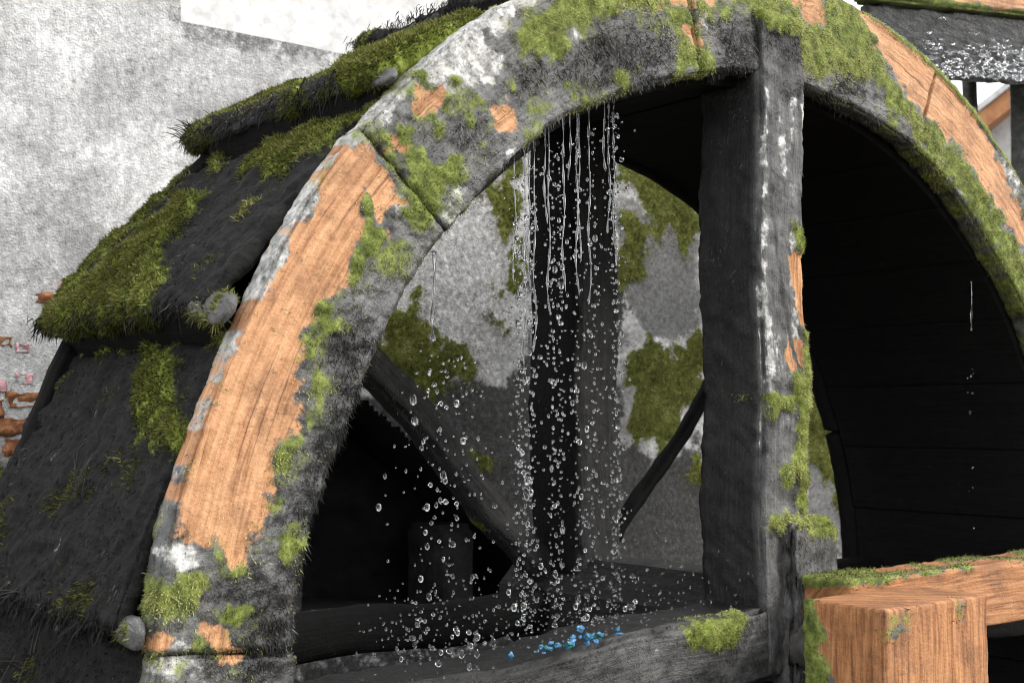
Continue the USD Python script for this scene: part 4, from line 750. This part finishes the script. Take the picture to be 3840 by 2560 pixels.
# ------------------------------------------------------------------ far house seen in the gap
dirc = np.array([9.83, 5.33, 0]) - np.array([EYE[0], EYE[1], 0]); dirc /= np.linalg.norm(dirc); hr = np.array([dirc[1], -dirc[0], 0])
hc = np.array([9.83, 5.33, 0.0])
def hp_(a, d, z): return hc + hr * a + dirc * d + np.array([0, 0, z])
ho = tuple(hp_(1.3, 2, BANK))
hs = thing('far_house', 'bright white house with a brown roof far behind the flume posts', 'house', loc=ho)
EV, SL = 3.42, 0.75   # eaves height, roof slope
def prism(poly, d0, d1):
    a = np.array([hp_(x, d0, z) for x, z in poly]); b = np.array([hp_(x, d1, z) for x, z in poly]); n = len(poly)
    F = [(0, i, i + 1) for i in range(1, n - 1)] + [(n, n + i + 1, n + i) for i in range(1, n - 1)] + [t for i in range(n) for t in ((i, n + i, n + (i + 1) % n), (i, n + (i + 1) % n, (i + 1) % n))]
    m = trimesh.Trimesh(np.vstack([a, b]), np.array(F), process=False); m.fix_normals(); return m
mesh('wall', prism([(-0.22, BANK), (4.2, BANK), (4.2, EV), (2.0, EV + 2.2 * SL), (-0.22, EV)], 0, 5), 'whitewash', hs, loc=ho)
mesh('roof', prism([(-0.46, EV - 0.18), (2.0, EV + 2.22 * SL), (2.0, EV + 2.22 * SL + 0.2), (-0.46, EV + 0.02)], -0.35, 5.3), 'roof_tile', hs, loc=ho)
mesh('roof', prism([(4.46, EV - 0.18), (2.0, EV + 2.22 * SL), (2.0, EV + 2.22 * SL + 0.2), (4.46, EV + 0.02)], -0.35, 5.3), 'roof_tile', hs, loc=ho)
mesh('barge_board', prism([(-0.47, EV + 0.025), (2.0, EV + 2.22 * SL + 0.205), (2.0, EV + 2.22 * SL + 0.275), (-0.47, EV + 0.095)], -0.42, -0.3), 'whitewash', hs, loc=ho)
mesh('eaves_bracket', prism([(-0.40, EV - 0.14), (-0.05, EV + 0.10), (-0.1, EV - 0.15), (-0.27, EV - 0.30)], -0.3, -0.12), 'roof_tile', hs, loc=ho)
mesh('window', prism([(1.2, 1.6), (2.2, 1.6), (2.2, 2.8), (1.2, 2.8)], -0.03, 0.02), 'culvert_dark', hs, loc=ho)

# ------------------------------------------------------------------ water
# thin streams running off the inner edge of the rim
drip_x = [-0.886, -0.868, -0.846, -0.823, -0.810, -0.787, -0.763, -0.738, -0.712, -0.701, -0.659, -0.630, -0.597, -0.587]
lens = [0.30, 0.52, 0.34, 0.50, 0.22, 0.44, 0.40, 0.16, 0.36, 0.44, 0.48, 0.18, 0.34, 0.42]
g = np.random.default_rng(77)
def edge_z(x): return math.sqrt(max(RI ** 2 - x * x, 0)) + 0.005
def stream(x, y, z0, l, label, r=0.0023):
    s = np.linspace(0, 1, int(30 + l * 150)); ph = g.uniform(0, 9, 4)
    rad = r * (0.28 + 1.05 * np.abs(np.sin(s * l * 55 + ph[0])) * fbm(np.c_[s * 20 * l + ph[1], s * 0, s * 0], 2, 2) * 1.4); rad[0] *= 1.6; rad[-1] *= 0.3
    pts = np.c_[x + 0.006 * np.sin(s * l * 30 + ph[2]) * s, np.full(len(s), y), z0 - s * l]
    v, f = tube(pts, rad, 8)
    t = thing('water_stream', label, 'water stream', 'water streams falling from the wheel', loc=(x, y, z0))
    mesh('stream', (v, f), 'water', t, smooth=True, loc=(x, y, z0))
ords = ['first', 'second', 'third', 'fourth', 'fifth', 'sixth', 'seventh', 'eighth', 'ninth', 'tenth', 'eleventh', 'twelfth', 'thirteenth', 'last']
for i, (x, l) in enumerate(zip(drip_x, lens)):
    stream(x, 0.03 + g.uniform(-0.015, 0.02), edge_z(x), l, f'thin beaded water stream under the rim, {ords[i]} from the left of the curtain')
stream(-1.122, 0.02, 0.925, 0.19, 'bright single stream dripping from the rim before the pale wall, left of the curtain', 0.004)
stream(0.837, -0.01, 0.985, 0.15, 'lone faint stream falling from the rim on the right, before the dark inside', 0.002)

def drop_shape(seed, stretch):
    m = trimesh.creation.icosphere(3, 1.0); v = np.array(m.vertices)
    v = v * (1 + 0.32 * (fbm(v * 1.3 + seed * 7, 2, seed) - 0.5))[:, None]; v[:, 2] *= stretch
    return v, np.array(m.faces)
protos = {}
def drop(x, y, z, r, kind, label, group):
    p = path_for('/World', 'water_drop')
    xf = UsdGeom.Xform.Define(stage, p)
    tr, sc = xf.AddTranslateOp(), xf.AddScaleOp()
    tr.Set(Gf.Vec3d(float(x), float(y), float(z))); sc.Set(Gf.Vec3f(float(r), float(r), float(r)))
    tag(xf.GetPrim(), label, 'water drop', group)
    if kind not in protos:
        protos[kind] = p
        mesh('drop', drop_shape(kind, (1.0, 1.25, 0.9, 1.1, 1.5)[kind]), 'water', p, smooth=True)
    else:
        xf.GetPrim().GetReferences().AddInternalReference(protos[kind]); xf.GetPrim().SetInstanceable(True)
tiny = []
ball = trimesh.creation.icosphere(1, 1.0)
def speck(x, y, z, r): tiny.append((np.array(ball.vertices) * [r, r, r * g.uniform(0.8, 1.6)] + [x, y, z], np.array(ball.faces)))
DC = [0, 1, 2, 5, 6, 8, 10, 12, 13]
ZJ = 0
for i in range(185):
    c = DC[g.integers(len(DC))]; z1 = edge_z(drip_x[c]) - lens[c] * g.uniform(0.2, 0.6)
    z = z1 - (z1 - 0.12) * ((i * 0.61803) % 1.0)
    sq = 0.0012 + 0.0050 * np.clip((1.0 - z) / 0.9, 0, 1); drop(drip_x[c] + g.normal(0, sq), 0.03 + g.normal(0, 0.015), z, 0.0030 + 0.0044 * g.random() ** 2, int(g.integers(5)), 'clear water drop falling in the curtain before the dark far arm', 'drops of the water curtain')
for i in range(800):
    c = DC[g.integers(len(DC))]; z1 = edge_z(drip_x[c]); z = z1 - 0.05 - (z1 - 0.15) * g.random()
    sq = 0.0012 + 0.0075 * np.clip((1.0 - z) / 0.9, 0, 1); speck(drip_x[c] + g.normal(0, sq), 0.03 + g.normal(0, 0.02), z, g.uniform(0.0012, 0.0036))
for i in range(75):
    z = 0.70 - 0.85 * g.random() ** 0.9; sp = 0.012 + (0.74 - z) * 0.10
    drop(-1.122 + g.normal(0.01, sp), 0.02 + g.normal(0, 0.04), z, 0.0038 + 0.0042 * g.random() ** 2, int(g.integers(5)), 'clear water drop scattering below the single stream on the left', 'drops below the single stream')
for i in range(260):
    z = 0.72 - 0.9 * g.random(); sp = 0.015 + (0.74 - z) * 0.12
    speck(-1.122 + g.normal(0.03, sp), 0.02 + g.normal(0, 0.06), z, g.uniform(0.0013, 0.0032))
for i in range(36):
    drop(g.uniform(-1.15, -0.5), g.uniform(-0.03, 0.1), 0.10 + abs(g.normal(0, 0.09)), 0.0036 + 0.0036 * g.random(), int(g.integers(5)), 'small clear drop thrown up where the curtain hits the level arm', 'drops splashing off the level arm')
for i in range(650):
    x = g.uniform(-1.25, -0.45) if g.random() < 0.75 else g.uniform(-0.45, 0.15)
    speck(x, g.uniform(-0.05, 0.16), 0.09 + abs(g.normal(0, 0.08)) - (0.16 if g.random() < 0.3 else 0), g.uniform(0.001, 0.0028))
for i in range(12): speck(0.836 + g.normal(0, 0.012), 0, g.uniform(0.2, 0.75), g.uniform(0.001, 0.0026))
for c in DC:                         # beads strung along each falling thread
    z = edge_z(drip_x[c]) - 0.05
    while z > 0.14:
        z -= g.uniform(0.008, 0.030)
        speck(drip_x[c] + g.normal(0, 0.0012 + 0.003 * (1.3 - z)), 0.03 + g.normal(0, 0.004), z, g.uniform(0.0016, 0.0036))
v, f = join(tiny)
mesh('water_spray', (v, f), 'water', smooth=True, label='fine spray of tiny droplets around the curtain and the level arm', category='spray', kind='stuff')
# bluish crown of water where the curtain lands
sp = thing('water_splash', 'bright blue splash of water along the top edge of the level arm', 'splash', loc=(-0.75, -0.01, 0.10))
gs = np.random.default_rng(9)
for i in range(44):
    x = (-0.955, -0.950, -0.64, -0.645)[i] if i < 4 else gs.uniform(-0.89, -0.69)
    hgt = np.exp(-((x + 0.755) / 0.018) ** 2)
    v, f = drop_shape(20 + i, gs.uniform(0.6, 1.3) + 0.7 * hgt); n_ = 0.0025 + 0.0045 * gs.random() ** 2
    v = v * [n_ * gs.uniform(1, 2.2), n_, n_]; v *= (1 + 1.1 * (fbm(v / n_ * 1.6 + i, 3, i) - 0.5))[:, None]
    mesh('splash_lump', (v + [x, -0.016 - gs.uniform(0, 0.016), 0.086 + 0.06 * (x + 0.75) + gs.uniform(-0.009, 0.009) + 0.026 * hgt * gs.random()], f), 'blue_water', sp, smooth=True, loc=(-0.75, -0.01, 0.10))
